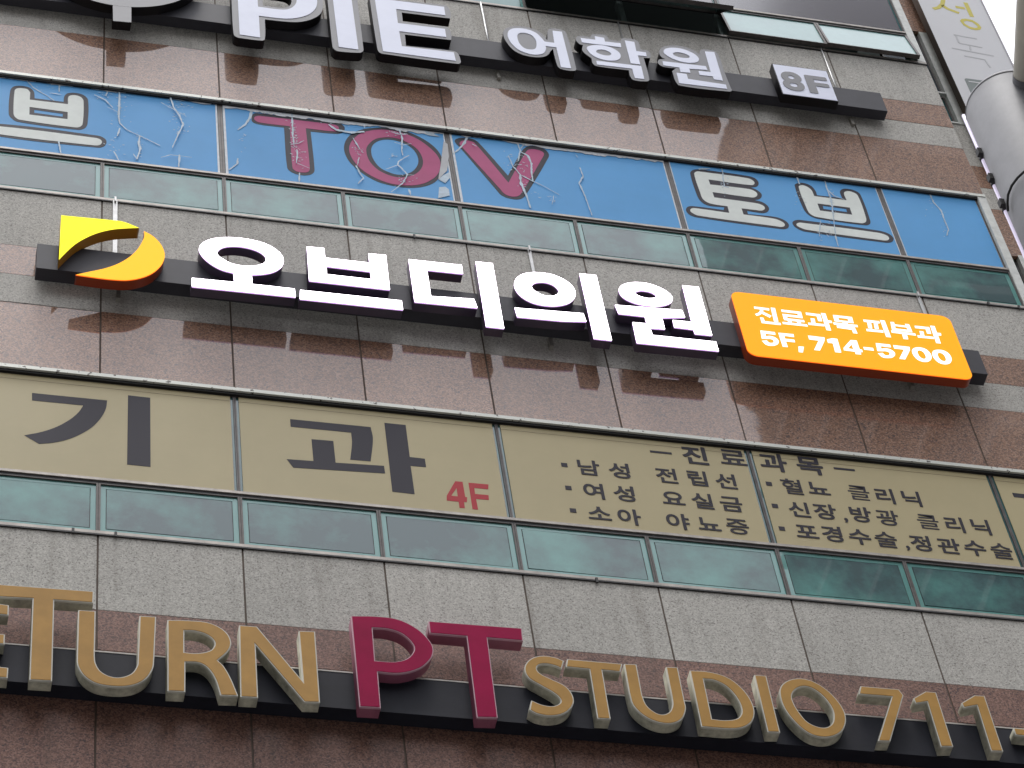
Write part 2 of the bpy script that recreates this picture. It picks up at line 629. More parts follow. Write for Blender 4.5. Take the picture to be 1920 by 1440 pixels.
# the wing's narrow windows with a pale pier beside them
wx1 = at(1722.5, 62.5, WY).x
for s in SILLS:
    z0, z1 = s + 0.01, s + FL - 2.092 - 0.01
    zt = s + 0.52
    bar('pale_pier', ALU, wx1 + 0.004, XW, WY - 0.004, WY + 0.2, z0, z1)
    window(XR + 0.03, wx1 + 0.003, zt + 0.02, z1 - 0.02, [DARKGL], Y=WY + 0.05, fr=0.018, rim=0)
    window(XR + 0.03, wx1 + 0.003, z0 + 0.02, zt + 0.018, [TEALGL], Y=WY + 0.05, fr=0.018, rim=0)
    bar('wing_sill', ALU, XR + 0.03, wx1 + 0.003, WY - 0.012, WY + 0.02, z0 - 0.005, z0 + 0.018)
    bar('wing_transom', ALU, XR + 0.03, wx1 + 0.003, WY - 0.010, WY + 0.02, zt + 0.006, zt + 0.030)

# ------------------------------------------------------------------ sign materials
LIT_W = mat('lit_white_acrylic', (0.8, 0.8, 0.8), 0.3, emit=(1.0, 0.92, 1.0), es=4.5)
EDGE_V = mat('violet_fringe_acrylic_edge', (0.35, 0.25, 0.42), 0.4, emit=(0.70, 0.42, 0.88), es=0.7)  # violet of the lens fringe put into the acrylic edge's glow
RET_V = mat('halo_tinted_letter_return', (0.075, 0.06, 0.09), 0.4, coat=0.2)  # opaque; the violet halo round the letters is tinted into the base colour
LIT_Y = mat('lit_yellow_acrylic', (0.4, 0.3, 0.0), 0.5, emit=(1.0, 0.93, 0.0), es=0.75, spec=0.1)
RET_Y = mat('ochre_return', (0.36, 0.19, 0.01), 0.35, coat=0.4)
LIT_O = mat('lit_amber_acrylic', (0.4, 0.15, 0.0), 0.5, emit=(1.0, 0.46, 0.0), es=0.74, spec=0.1)
LIT_OB = mat('lit_orange_panel', (0.3, 0.06, 0.0), 0.5, emit=(1.0, 0.37, 0.0), es=0.72, spec=0.1)
EDGE_O = mat('glowing_orange_edge', (0.6, 0.1, 0.01), 0.4, emit=(1.0, 0.13, 0.01), es=0.6)
RET_O = mat('dark_red_return', (0.26, 0.035, 0.008), 0.35, coat=0.4)
LIT_T = mat('lit_white_lettering', (0.8, 0.8, 0.8), 0.3, emit=(1.0, 0.86, 0.93), es=0.6)
STEEL = mat('galvanised_steel', (0.42, 0.42, 0.41), 0.4, metal=0.5, var=0.15, vscale=20)
BRKT = mat('grey_bracket', (0.30, 0.285, 0.25), 0.5, metal=0.4)
GREYF = mat('mid_grey_letter_face', (0.18, 0.18, 0.19), 0.5, var=0.06, vscale=4)
BLACKR = mat('black_letter_return', (0.012, 0.011, 0.012), 0.45, spec=0.2)
WHITEF = mat('white_letter_film', (0.57, 0.60, 0.73), 0.18, coat=0.5, coat_r=0.03, var=0.05, vscale=3, bump=0.1, bscale=9)
GOLD = mat('gold_ochre_face', (0.44, 0.245, 0.06), 0.5, var=0.12, vscale=5, spec=0.15)
CREAM = mat('weathered_cream_return', (0.42, 0.41, 0.32), 0.5, var=0.45, vscale=13)
CREAMR = mat('cream_trim_cap', (0.58, 0.57, 0.49), 0.45)
MAGF = mat('magenta_face', (0.31, 0.003, 0.055), 0.55, var=0.15, vscale=3, spec=0.06)
MAGS = mat('dull_pink_return', (0.28, 0.09, 0.14), 0.4, coat=0.3, var=0.15, vscale=6)
MAGR = mat('pale_pink_trim_cap', (0.52, 0.30, 0.36), 0.45)

SG = 'lettered shop signs on bars across the granite front'


def letter(pieces, Yf, depth, face, side, parent, name='letter', cap=None, inset=0.006, slab=0.014):
    """channel letter: return (body) with a face sub-part; several pieces may make one letter"""
    me = curve_mesh([to_wall(l, Yf) for pc in pieces for l in pc], depth - slab)
    me.transform(Matrix.Translation((0, Yf + slab + (depth - slab) / 2, 0)))
    o = link(name, me, side, parent)
    loops = [to_wall(l, Yf) for pc in pieces for l in pc]
    me = curve_mesh(loops, slab)
    me.transform(Matrix.Translation((0, Yf + slab / 2, 0)))
    for p in me.polygons:
        p.material_index = 0 if p.normal.y < -0.9 else 1
    if cap is None:
        link('face', me, face, o)
    else:
        link('trim_cap', me, [cap, cap], o)
        me = curve_mesh(loops, 0.004, -inset)
        me.transform(Matrix.Translation((0, Yf - 0.001, 0)))
        link('face', me, face, o)
    return o


# ------------------------------------------------------------------ clinic sign (lit)
Y5, YB5 = -0.225, -0.145
sg = thing('clinic_sign', 'lit clinic sign with glowing white Korean letters, orange box and yellow crescent logo', 'sign', (3, -0.04, 17.95), SG)
bm = bmesh.new()
box(bm, -0.46, 6.497, YB5, -0.04, 17.80, 18.094)
obj('backing_bar', bm, [BARM], sg)
z8 = zoom(340, 430, 8)
W5 = [LIT_W, EDGE_V]


def l5(*pieces):
    return letter(pieces, Y5, 0.082, W5, RET_V, sg, slab=0.011)


l5([z8([(158,728),(795,790),(780,650),(600,600,1),(450,520,1),(340,430,1),(275,340,1),(268,285,1),(300,220,1),(400,160,1),(520,130,1),(700,118,1),(900,130,1),(1100,165,1),(1280,220,1),(1420,300,1),(1510,390,1),(1535,470,1),(1510,550,1),(1440,610,1),(1340,650,1),(1200,672,1),(1055,680),(1068,820),(1700,890),(1715,1015),(160,855)]),
    z8([(540,345,1),(570,300,1),(640,265,1),(750,250,1),(880,255,1),(1020,280,1),(1150,325,1),(1240,385,1),(1270,440,1),(1250,495,1),(1190,525,1),(1090,545,1),(980,548,1),(860,535,1),(730,500,1),(620,440,1),(555,390,1)])])
z8 = zoom(540, 450, 8)
l5([z8([(283,98),(540,122),(558,265),(1222,340),(1207,202),(1468,225),(1528,745),(318,608)]), z8([(577,392),(1232,472),(1250,588),(583,512)])],
   [z8([(183,748),(1705,908),(1725,1045),(178,882)])])
z8 = zoom(740, 470, 8)
l5([z8([(208,128),(1005,215),(1024,345),(485,288),(545,682),(1190,722),(1242,857),(300,765)])], [z8([(1215,162),(1470,190),(1642,1165),(1372,1135)])])
z8 = zoom(940, 500, 8)
l5([z8([(195,250,1),(230,170,1),(320,110,1),(450,85,1),(590,88,1),(760,115,1),(900,170,1),(1020,245,1),(1095,335,1),(1113,410,1),(1090,480,1),(1020,540,1),(910,575,1),(780,588,1),(640,578,1),(490,545,1),(350,480,1),(250,395,1),(200,310,1)]),
    z8([(455,290,1),(490,250,1),(560,232,1),(650,232,1),(750,260,1),(825,310,1),(860,365,1),(845,405,1),(800,430,1),(720,440,1),(630,425,1),(540,385,1),(480,340,1)])],
   [z8([(200,615),(1230,700),(1275,822),(900,812),(240,750)])], [z8([(1172,100),(1425,128),(1658,1105),(1390,1075)])])
z8 = zoom(1130, 510, 8)
l5([z8([(245,280,1),(255,230,1),(310,185,1),(400,160,1),(520,152,1),(680,170,1),(820,215,1),(950,280,1),(1030,350,1),(1050,405,1),(1020,460,1),(940,495,1),(840,510,1),(720,508,1),(560,485,1),(430,445,1),(330,395,1),(270,340,1)]),
    z8([(490,310,1),(510,290,1),(570,278,1),(660,285,1),(740,310,1),(800,350,1),(800,375,1),(750,390,1),(670,390,1),(590,372,1),(520,345,1)])],
   [z8([(185,492),(1190,572),(1235,680),(890,685),(935,855),(712,840),(750,945),(1700,1045),(1742,1185),(512,1060),(447,752),(660,772),(632,665),(240,622)])],
   [z8([(1195,200),(1440,225),(1642,950),(1385,925),(1360,860),(1075,825),(1050,720),(1335,748)])])
z8 = zoom(90, 390, 8)
letter([[z8([(198,108),(1000,185,1),(1100,198,1),(1200,228,1),(1300,270,1),(1370,298),(1200,305,1),(1000,320,1),(800,360,1),(620,425,1),(430,530,1),(300,640,1),(163,778)])]],
       Y5, 0.09, [LIT_Y, RET_Y], RET_Y, sg, 'logo_wedge')
letter([[z8([(1440,345),(1560,410,1),(1660,500,1),(1725,600,1),(1752,700,1),(1735,790,1),(1680,880,1),(1560,980,1),(1400,1045,1),(1200,1080,1),(1000,1075,1),(800,1055,1),(620,1030,1),(415,1000),(620,955,1),(850,905,1),(1050,835,1),(1220,735,1),(1340,620,1),(1420,490,1),(1445,420,1)])]],
       Y5, 0.085, [LIT_O, EDGE_O], RET_O, sg, 'logo_crescent', slab=0.008)
# orange box with its lettering
q = [at(x, y, Y5) for x, y in ((1373.2,559.9),(1400.3,655),(1390.6,547.8),(1753.9,590.8),(1784.4,607.9),(1819.9,694),(1425.3,668.9),(1803.9,708.9))]
bx0, bx1 = (q[0].x + q[1].x) / 2, (q[4].x + q[5].x) / 2
bz1, bz0 = (q[2].z + q[3].z) / 2, (q[6].z + q[7].z) / 2
rr = rrect(bx0, bx1, bz0, bz1, 0.075)
ob = plate('orange_box', [rr], Y5 + 0.008, 0.075, RET_O, sg, wall=True)
plate('face', [rr], Y5, 0.008, [LIT_OB, EDGE_O], ob, wall=True)


def stack(par, name, mt, Y, shapes):
    """flat lettering made of overlapping pieces; each piece sits a hair above the last"""
    bm = bmesh.new()
    for i, loops in enumerate(shapes):
        yy = Y - 0.0025 - 0.00012 * (i % 9)
        me = curve_mesh([to_wall(l, Y) for l in loops], 0.001)
        me.transform(Matrix.Translation((0, yy, 0)))
        bm.from_mesh(me)
        bpy.data.meshes.remove(me)
    return obj(name, bm, mt, par)


zA, zB = zoom(1360, 530, 7.2), zoom(1590, 560, 7.2)


def P1(z, x, y):
    return z([(x, y)])[0]


A_ = [
    [[(385,325),(590,350),(592,380),(388,354)], [(468,358),(512,364),(506,396,1),(470,437,1),(420,452),(400,425),(440,412,1),(462,388,1)], [(500,392),(622,450),(600,478),(484,420)], [(610,340),(669,347),(715,535),(655,528)], [(466,473),(514,478),(529,523),(745,548),(750,578),(490,550)]],
    [[(752,366),(1020,397),(1028,428),(760,398)], [(963,392),(1019,398),(1039,460),(983,454)], [(768,424),(1036,456),(1045,486),(778,454)], [(768,426),(822,432),(842,502),(787,496)], [(785,479),(1062,511),(1071,541),(793,509)], [(838,505),(888,510),(898,560),(848,555)], [(963,520),(1013,525),(1023,572),(973,568)], [(768,533),(1100,568),(1114,598),(776,563)]],
    [[(1082,406),(1280,431),(1287,463),(1090,438)], [(1223,427),(1280,433),(1307,527),(1252,522)], [(1148,484),(1203,490),(1218,560),(1163,555)], [(1115,543),(1332,564),(1341,594),(1122,573)], [(1288,413),(1350,420),(1428,652),(1364,646)], [(1372,512),(1432,519),(1441,550),(1384,545)]],
    [[(1450,438),(1707,467),(1733,552),(1474,526)], [(1578,530),(1642,536),(1648,560),(1588,556)], [(1455,538),(1781,576),(1789,606),(1462,569)], [(1500,580),(1746,609),(1785,692),(1724,686),(1708,642),(1508,613)]],
    [[(470,648),(667,671),(677,709),(540,692),(548,728),(600,722,1),(680,748,1),(720,795,1),(702,838,1),(630,857,1),(550,843,1),(492,787),(560,783),(590,812,1),(640,814,1),(650,790,1),(620,767,1),(560,763),(490,760)]],
    [[(712,679),(918,699),(929,739),(795,722),(805,760),(931,774),(941,810),(815,796),(844,874),(773,868)]],
    [[(985,863),(1060,869),(1046,947),(990,941)]],
    [[(1114,716),(1340,744),(1337,792),(1277,920),(1197,913),(1256,786),(1130,770)]],
    [[(1369,770),(1440,754),(1510,762),(1565,948),(1482,943),(1449,822),(1385,817)]],
    [[(1690,777),(1772,785),(1812,903),(1847,910),(1853,942),(1824,941),(1834,974),(1759,969),(1748,936),(1599,917),(1594,884)]]]
HOLES_A = {3: (0, [(1522,476),(1650,491),(1661,524),(1533,509)]), 9: (0, [(1703,838),(1728,902),(1657,891)])}
B_ = [
    [[(204,654),(336,669),(350,707),(218,692)]],
    [[(372,602),(568,624),(580,662),(440,645),(450,680),(505,672,1),(590,698,1),(634,745,1),(614,790,1),(540,806,1),(460,793,1),(400,740),(468,736),(500,765,1),(545,767,1),(560,742,1),(525,717,1),(465,713),(395,711)]],
    [[(607,630),(830,655),(834,702),(772,824),(691,816),(753,691),(622,677)]],
    [[(862,715,1),(880,675,1),(950,660,1),(1040,680,1),(1105,735,1),(1128,800,1),(1100,845,1),(1030,858,1),(950,835,1),(890,780,1)]],
    [[(1134,747,1),(1152,707,1),(1222,692,1),(1312,712,1),(1377,767,1),(1398,830,1),(1372,877,1),(1302,890,1),(1222,867,1),(1162,812,1)]],
    [[(203,284),(420,307),(429,339),(212,316)], [(253,312),(307,318),(327,408),(273,402)], [(343,320),(397,326),(414,415),(360,410)], [(245,410),(471,431),(480,464),(252,442)], [(430,293),(493,300),(581,527),(514,521)]],
    [[(570,316),(620,321),(647,430),(592,424)], [(768,343),(823,350),(870,457),(812,450)], [(612,348),(787,371),(793,394),(618,371)], [(588,400),(852,430),(864,458),(595,428)], [(580,433),(906,474),(917,504),(588,463)], [(726,480),(792,488),(814,554),(748,549)]],
    [[(898,368),(1096,389),(1102,421),(905,401)], [(1038,387),(1096,391),(1122,479),(1066,475)], [(963,440),(1017,446),(1032,515),(978,512)], [(935,498),(1152,519),(1160,549),(942,529)], [(1106,368),(1167,375),(1253,610),(1189,604)], [(1193,463),(1252,471),(1259,504),(1204,499)]]]
HOLES_B = {3: (0, [(937,716,1),(960,702,1),(1010,722,1),(1045,775,1),(1045,808,1),(1015,815,1),(970,790,1),(942,745,1)]), 4: (0, [(1209,748,1),(1232,734,1),(1282,754,1),(1317,807,1),(1317,840,1),(1287,847,1),(1242,822,1),(1214,777,1)])}
for zf, G, HO in ((zA, A_, HOLES_A), (zB, B_, HOLES_B)):
    for gi, pieces in enumerate(G):
        shp = [[zf(p)] for p in pieces]
        if gi in HO:
            shp[HO[gi][0]].append(zf(HO[gi][1]))
        stack(ob, 'letter', LIT_T, Y5, shp)
# straps up to the sill and brackets to the wall
for px, py, dx in ((216, 377, 0.016), (991, 463, 0.012), (1721, 555, 0.012)):
    a = at(px, py, -0.012)
    bm = bmesh.new()
    box(bm, a.x - dx, a.x + dx, -0.016, -0.010, 18.06, 18.955)
    box(bm, a.x - 0.007, a.x + 0.007, -0.030, -0.0165, 18.93, 18.985)
    box(bm, a.x - 0.005, a.x + 0.005, -0.0175, -0.0163, 18.20, 18.215)
    obj('hanger_strap', bm, STEEL, sg)
for px, py in ((222, 545), (1029, 618), (1700, 690)):
    a = at(px, py, -0.04)
    bm = bmesh.new()
    box(bm, a.x - 0.014, a.x + 0.014, -0.04, 0.0, 17.70, 17.80)
    obj('bracket', bm, BRKT, sg)

# ------------------------------------------------------------------ language school sign on the eighth floor
Y8, YB8 = -0.207, -0.125
sg = thing('school_sign', 'grey and white language school sign on a dark bar, ending in an 8F box', 'sign', (3, -0.03, 21.7), SG)
bm = bmesh.new()
box(bm, XL + 0.3, 6.57, YB8, -0.03, 21.558, 21.852)
obj('backing_bar', bm, BARM, sg)


def l8(outer, whites, name='letter'):
    """grey backing shape with the white letter on it"""
    o = plate(name, outer, Y8, 0.08, [GREYF, BLACKR], sg)
    if whites:
        me = curve_mesh([to_wall(l, Y8) for l in whites], 0.003)
        me.transform(Matrix.Translation((0, Y8 - 0.0015, 0)))
        link('white_face', me, WHITEF, o)


# round emblem with a stem, cut by the top of the picture
rg = [(232 + 150 * math.cos(t), -62 + 74 * math.sin(t) + 0.09 * 150 * math.cos(t)) + (1,) for t in [2 * math.pi * k / 20 for k in range(20)]]
rh = [(232 + 80 * math.cos(t), -74 + 24 * math.sin(t) + 0.09 * 95 * math.cos(t)) + (1,) for t in [2 * math.pi * k / 16 for k in range(16)]]
em = [(211, 6), (212, 39), (246.3, 42), (246.3, 9.5)]
arc = [p for p in rg]
# outline of ring with its stem, built as one shape: the ring, and the stem pushed into it
l8([rg, rh], [], 'emblem_ring')
plate('emblem_stem', [[(211, -18), (212, 39), (246.3, 42), (246.3, -14)]], Y8 + 0.0005, 0.078, [GREYF, BLACKR], sg)
z6 = zoom(400, 0, 6)
l8([z6([(188,-290),(205,0),(230,385,1),(270,420,1),(310,428,1),(545,456,1),(580,440,1),(580,218),(900,248,1),(1040,235,1),(1150,195,1),(1215,140,1),(1235,50,1),(1215,-60,1),(1130,-160,1),(980,-215,1),(800,-240,1)]),
    z6([(540,-105),(560,62),(770,87,1),(850,72,1),(880,10,1),(850,-50,1),(760,-80,1)])],
   [z6([(258,-220),(275,0),(295,390),(525,425),(512,180),(800,212,1),(930,205,1),(1060,170,1),(1140,110,1),(1168,30,1),(1150,-50,1),(1070,-120,1),(940,-160,1),(800,-175,1)]),
    z6([(488,-130),(502,78),(780,112,1),(880,90,1),(935,20,1),(900,-60,1),(800,-100,1)])])
l8([z6([(1262,-150),(1400,-135,1),(1560,-120,1),(1595,-80,1),(1620,0),(1690,560,1),(1680,580,1),(1640,593,1),(1400,575,1),(1355,550,1),(1340,520,1),(1285,0)])],
   [z6([(1330,-90),(1345,0),(1410,530),(1632,560),(1555,0),(1545,-70)])])
z6 = zoom(620, 0, 6)
l8([z6([(432,-60),(560,-25,1),(1260,55,1),(1315,75,1),(1345,130,1),(1350,190),(1346,208),(800,140),(812,243),(1270,300,1),(1330,320,1),(1358,390,1),(1356,450),(835,388),(848,515),(1370,572,1),(1430,600,1),(1465,690,1),(1460,708,1),(1430,718,1),(600,606,1),(550,590,1),(525,545,1)])],
   [z6([(490,-45),(640,-2),(1275,80),(1290,175),(735,103),(755,262),(1285,328),(1300,420),(770,353),(800,522),(1385,592),(1408,688),(588,578)])])
z6 = zoom(900, 0, 6)
l8([z6([(760,455),(762,345,1),(785,320,1),(920,336,1),(970,370,1),(1082,770,1),(1065,796,1),(920,778,1),(872,740,1),(820,550),(795,575,1),(760,620,1),(690,642,1),(590,640,1),(480,615,1),(380,565,1),(310,490,1),(270,420,1),(265,350,1),(300,315,1),(400,295,1),(500,302,1),(620,335,1),(700,385,1)])],
   [z6([(312,370,1),(340,335,1),(420,320,1),(540,335,1),(640,380,1),(700,440,1),(725,470),(835,485),(815,348),(920,360),(1025,772),(910,758),(858,535),(740,520),(740,560,1),(715,600,1),(640,618,1),(540,605,1),(430,560,1),(350,485,1),(315,420,1)]),
    z6([(420,400,1),(445,375,1),(510,375,1),(580,400,1),(625,450,1),(635,510,1),(620,550,1),(570,560,1),(500,545,1),(450,500,1),(425,450,1)])])
l8([z6([(1080,430,1),(1105,405,1),(1240,415),(1260,388,1),(1300,385,1),(1415,398,1),(1450,445),(1578,465),(1590,438,1),(1620,430,1),(1740,445,1),(1785,480,1),(1805,555),(1890,575,1),(1920,610,1),(1915,655),(1842,650),(1905,895,1),(1880,915,1),(1730,900,1),(1690,860,1),(1675,790),(1310,742,1),(1268,710,1),(1255,655),(1180,600,1),(1150,560,1),(1158,505),(1120,495,1),(1085,460,1)])],
   [z6([(1130,430),(1295,450),(1290,410),(1395,428),(1405,470),(1580,490),(1588,535),(1145,480)]),
    z6([(1200,545,1),(1230,520,1),(1330,510,1),(1450,530,1),(1550,580,1),(1582,630,1),(1560,670,1),(1480,685,1),(1370,670,1),(1260,620,1)]),
    z6([(1305,580,1),(1330,563,1),(1400,565,1),(1465,595,1),(1475,615,1),(1440,628,1),(1380,620,1),(1325,600,1)]),
    z6([(1628,458),(1735,475),(1758,578),(1865,592),(1875,635),(1775,625),(1802,728),(1695,715)]),
    z6([(1308,686),(1812,746),(1848,892),(1740,880),(1710,775),(1315,728)])])
z6 = zoom(1160, 0, 6)
l8([z6([(455,590,1),(480,540,1),(560,513,1),(700,520,1),(830,560,1),(905,608),(915,572,1),(940,555,1),(1065,570,1),(1115,605,1),(1190,810,1),(1262,990,1),(1272,1018,1),(1245,1030,1),(690,962,1),(640,915,1),(602,800),(645,768),(510,752,1),(455,725,1),(440,690,1),(460,668,1),(525,665),(480,640,1)])],
   [z6([(505,580,1),(530,550,1),(620,540,1),(740,560,1),(850,610,1),(900,660,1),(890,695,1),(820,710,1),(720,700,1),(600,660,1),(520,610,1)]),
    z6([(610,610,1),(640,590,1),(720,600,1),(790,630,1),(795,650,1),(740,655,1),(660,640,1)]),
    z6([(490,690),(980,748),(998,790),(795,775),(805,822),(695,812),(682,762),(505,738)]),
    z6([(650,822),(762,835),(780,890),(1205,955),(1220,1003),(680,938)]),
    z6([(968,580),(1075,590),(1172,910),(1070,895),(1060,862),(910,845),(898,800),(1035,815)])])
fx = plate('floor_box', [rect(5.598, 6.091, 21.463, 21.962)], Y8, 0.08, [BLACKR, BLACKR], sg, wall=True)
plate('face', [rect(5.606, 6.083, 21.471, 21.952)], Y8 - 0.003, 0.003, mat('sky_whitened_badge_film', (0.76, 0.79, 0.92), 0.3, coat=0.3, coat_r=0.03, var=0.05, vscale=3), fx, wall=True)  # base colour whitened to stand in for sky reflected in the badge
bm = bmesh.new()
zc = zoom(1400, 0, 6)
a, b = at(*P1(zc, 430, 1012), Y8), at(*P1(zc, 596, 828), Y8)
lettering(bm, '8', a.x, b.x, a.z, b.z, Y8 - 0.0055, 0.002, 0.03)
a, b = at(*P1(zc, 712, 1048), Y8), at(*P1(zc, 890, 878), Y8)
lettering(bm, 'F', a.x, b.x, a.z, b.z, Y8 - 0.0055, 0.002, 0.03)
obj('lettering', bm, GREYF, fx)
for px, py, dx in ((902, 8, 0.009), (1160, 45, 0.006), (1541, 95, 0.008)):
    a = at(px, py, -0.012)
    bm = bmesh.new()
    tube(bm, [(a.x, -0.016, 21.84), (a.x, -0.016, 22.15), (a.x - 0.003, -0.014, 22.70)], dx, 8)
    obj('hanger_strap', bm, STEEL, sg)
for px, py in ((932, 125), (1594, 215)):
    a = at(px, py, -0.03)
    bm = bmesh.new()
    box(bm, a.x - 0.014, a.x + 0.014, -0.03, 0.0, 21.44, 21.555)
    obj('bracket', bm, BRKT, sg)

# ------------------------------------------------------------------ gym sign under the fourth floor
YP, YBP = -0.20, -0.12
sg = thing('gym_sign', 'gold and magenta fitness studio letters on a black bar, lowest sign', 'sign', (3, -0.02, 13.8), SG)
bm = bmesh.new()
box(bm, XL + 0.2, XR - 0.03, YBP, -0.02, 13.672, 13.98)
bb = obj('backing_bar', bm, BARN, sg)
bm = bmesh.new()
box(bm, XL + 0.2, XR - 0.03, -0.122, -0.02, 13.981, 13.992)
obj('top_flashing', bm, mat('pale_flashing', (0.5, 0.47, 0.42), 0.5, var=0.25, vscale=9), sg)
za, zb, zc3 = zoom(0, 1040, 3), zoom(640, 1040, 3), zoom(1280, 1040, 3)


def gold(*loops):
    return letter([loops], YP, 0.078, GOLD, CREAM, sg, cap=CREAMR, inset=0.007)


def mag(*loops):
    return letter([loops], YP, 0.085, MAGF, MAGS, sg, cap=MAGR, inset=0.006)


gold(za([(-115,262),(50,285),(48,342),(-38,333),(-38,440),(28,450),(25,505),(-38,498),(-40,627),(47,637),(43,695),(-122,680)]))
gold(za([(-38,165),(528,207),(525,272),(305,256),(293,712),(165,705),(183,248),(-38,236)]))
gold(za([(440,312),(432,570),(435,620,1),(470,680,1),(540,725,1),(650,743,1),(750,735,1),(820,700,1),(860,640,1),(868,580),(878,350),(785,345),(775,590),(770,625,1),(740,668,1),(680,690,1),(620,685,1),(565,655,1),(538,610,1),(533,570),(538,318)]))
gold(za([(942,368),(1080,372,1),(1180,385,1),(1265,430,1),(1300,490,1),(1285,540,1),(1225,595),(1260,630,1),(1300,700,1),(1340,795),(1240,792),(1210,700,1),(1170,640,1),(1120,610,1),(1043,605),(1042,772),(942,768)]),
     za([(1037,428),(1090,430,1),(1160,450,1),(1205,490,1),(1195,530,1),(1150,550,1),(1090,555,1),(1037,550)]))
gold(za([(1345,398),(1445,405),(1703,712),(1680,430),(1772,433),(1800,832),(1712,830),(1438,510),(1452,805),(1352,800)]))
mag(zb([(55,345),(200,348,1),(320,365,1),(430,420,1),(500,490,1),(518,540,1),(500,590,1),(440,640,1),(330,668,1),(205,660),(222,862),(102,855)]),
    zb([(175,412),(260,418,1),(340,445,1),(400,500,1),(408,540,1),(370,585,1),(300,603,1),(190,598)]))
mag(zb([(490,375),(1015,415),(1022,485),(822,468),(880,918),(762,915),(705,460),(497,442)]))
gold(zb([(1252,598),(1200,578,1),(1120,570,1),(1060,590,1),(1030,635,1),(1050,690,1),(1120,735,1),(1190,775,1),(1230,810,1),(1230,835,1),(1190,852,1),(1130,845,1),(1068,820),(1058,872),(1100,895,1),(1180,908,1),(1260,890,1),(1305,840,1),(1300,790,1),(1260,740,1),(1180,700,1),(1120,670,1),(1100,645,1),(1110,622,1),(1150,615,1),(1200,625,1),(1240,642)]))
gold(zb([(1270,588),(1580,615),(1570,660),(1468,650),(1515,925),(1440,922),(1395,645),(1262,632)]))
gold(zb([(1590,615),(1660,618),(1692,790),(1715,845,1),(1760,885,1),(1805,900,1),(1845,885,1),(1862,845,1),(1858,800),(1825,632),(1892,635),(1930,820),(1938,870,1),(1915,925,1),(1860,950,1),(1780,943,1),(1700,905,1),(1640,845,1),(1618,775)]))
gold(zc3([(40,652),(150,660,1),(260,695,1),(350,770,1),(400,860,1),(395,930,1),(345,970,1),(260,980,1),(105,968)]),
     zc3([(118,700),(180,708,1),(250,745,1),(310,815,1),(332,880,1),(310,920,1),(240,932,1),(165,925)]))
gold(zc3([(402,677),(470,682),(548,1000),(478,998)]))
gold(zc3([(545,775,1),(560,730,1),(620,700,1),(700,702,1),(790,745,1),(870,820,1),(915,900,1),(910,970,1),(870,1012,1),(800,1028,1),(720,1010,1),(640,950,1),(570,860,1)]),
     zc3([(615,790,1),(640,755,1),(690,742,1),(750,765,1),(810,820,1),(845,880,1),(845,940,1),(815,970,1),(765,970,1),(700,940,1),(650,880,1),(622,830,1)]))
gold(zc3([(1000,740),(1215,758),(1242,792),(1168,1050),(1098,1048),(1175,800),(990,785)]))
gold(zc3([(1365,770),(1425,775),(1522,1080),(1452,1080),(1375,828),(1310,838),(1298,808)]))
gold(zc3([(1640,792),(1698,795),(1803,1107),(1735,1105),(1655,848),(1582,862),(1568,835)]))
gold(zc3([(1860,975),(1980,987),(1988,1026),(1872,1015)]))

# ------------------------------------------------------------------ window films
YF = 0.022
BLUE = mat('blue_window_film', (0.115, 0.375, 0.715), 0.5, var=0.09, vscale=0.9, spec=0.12)
TAN = mat('tan_window_film', (0.455, 0.385, 0.21), 0.45, var=0.06, vscale=1.2, spec=0.3)
DGREY = mat('charcoal_film', (0.036, 0.033, 0.044), 0.5, spec=0.12)
PINKF = mat('raspberry_film', (0.44, 0.065, 0.19), 0.5, var=0.08, vscale=4, spec=0.15)
OFFW = mat('off_white_film', (0.74, 0.78, 0.73), 0.5, var=0.07, vscale=6, spec=0.15)
TORN = mat('torn_pale_film', (0.42, 0.53, 0.61), 0.5, var=0.2, vscale=12)
EDGEW = mat('peeled_white_edge', (0.60, 0.63, 0.65), 0.5, var=0.15, vscale=15)
REDF = mat('red_film', (0.46, 0.045, 0.055), 0.5, spec=0.12)
TANL = mat('brown_film_seam', (0.24, 0.18, 0.10), 0.5)


def film(name, x0, x1, z0, z1, m_, label, group):
    t = thing(name, label, 'sign', ((x0 + x1) / 2, YF, z0), group)
    bm = bmesh.new()
    box(bm, x0, x1, YF, YF + 0.003, z0, z1)
    f = obj('film', bm, m_, t)
    return t


def streaks(parent, lines, k=1.0, Y=YF - 0.004):
    """creases and tears in the film: narrow strips that follow a drawn line"""
    Y = YF - 0.0032
    for zf, pts, wd in lines:
        bm = bmesh.new()
        pp = [at(*q, Y) for q in zf(pts)]
        # subdivide and jitter a little
        fine = []
        for a, b in zip(pp, pp[1:]):
            n = max(2, int((b - a).length / 0.02))
            for i in range(n):
                fine.append(a.lerp(b, i / n) + Vector((rnd.uniform(-.0018, .0018), 0, rnd.uniform(-.0018, .0018))))
        fine.append(pp[-1])
        prev = None
        N = len(fine) - 1
        for i, p in enumerate(fine):
            d = (fine[min(i + 1, N)] - fine[max(i - 1, 0)]).normalized()
            nrm = Vector((-d.z, 0, d.x))
            ww = wd * 0.85 * (0.45 + 0.6 * rnd.random()) * (1 - 0.7 * abs(i / N - 0.4)) / 2
            bk = Vector((0, 0.0008, 0))
            q = [bm.verts.new(v) for v in (p + nrm * ww, p - nrm * ww, p - nrm * ww + bk, p + nrm * ww + bk)]
            if prev:
                for e in range(4):
                    bm.faces.new((prev[e], q[e], q[(e + 1) % 4], prev[(e + 1) % 4]))
            prev = q
        Y -= 0.0009
        obj('crease', bm, TORN, parent)


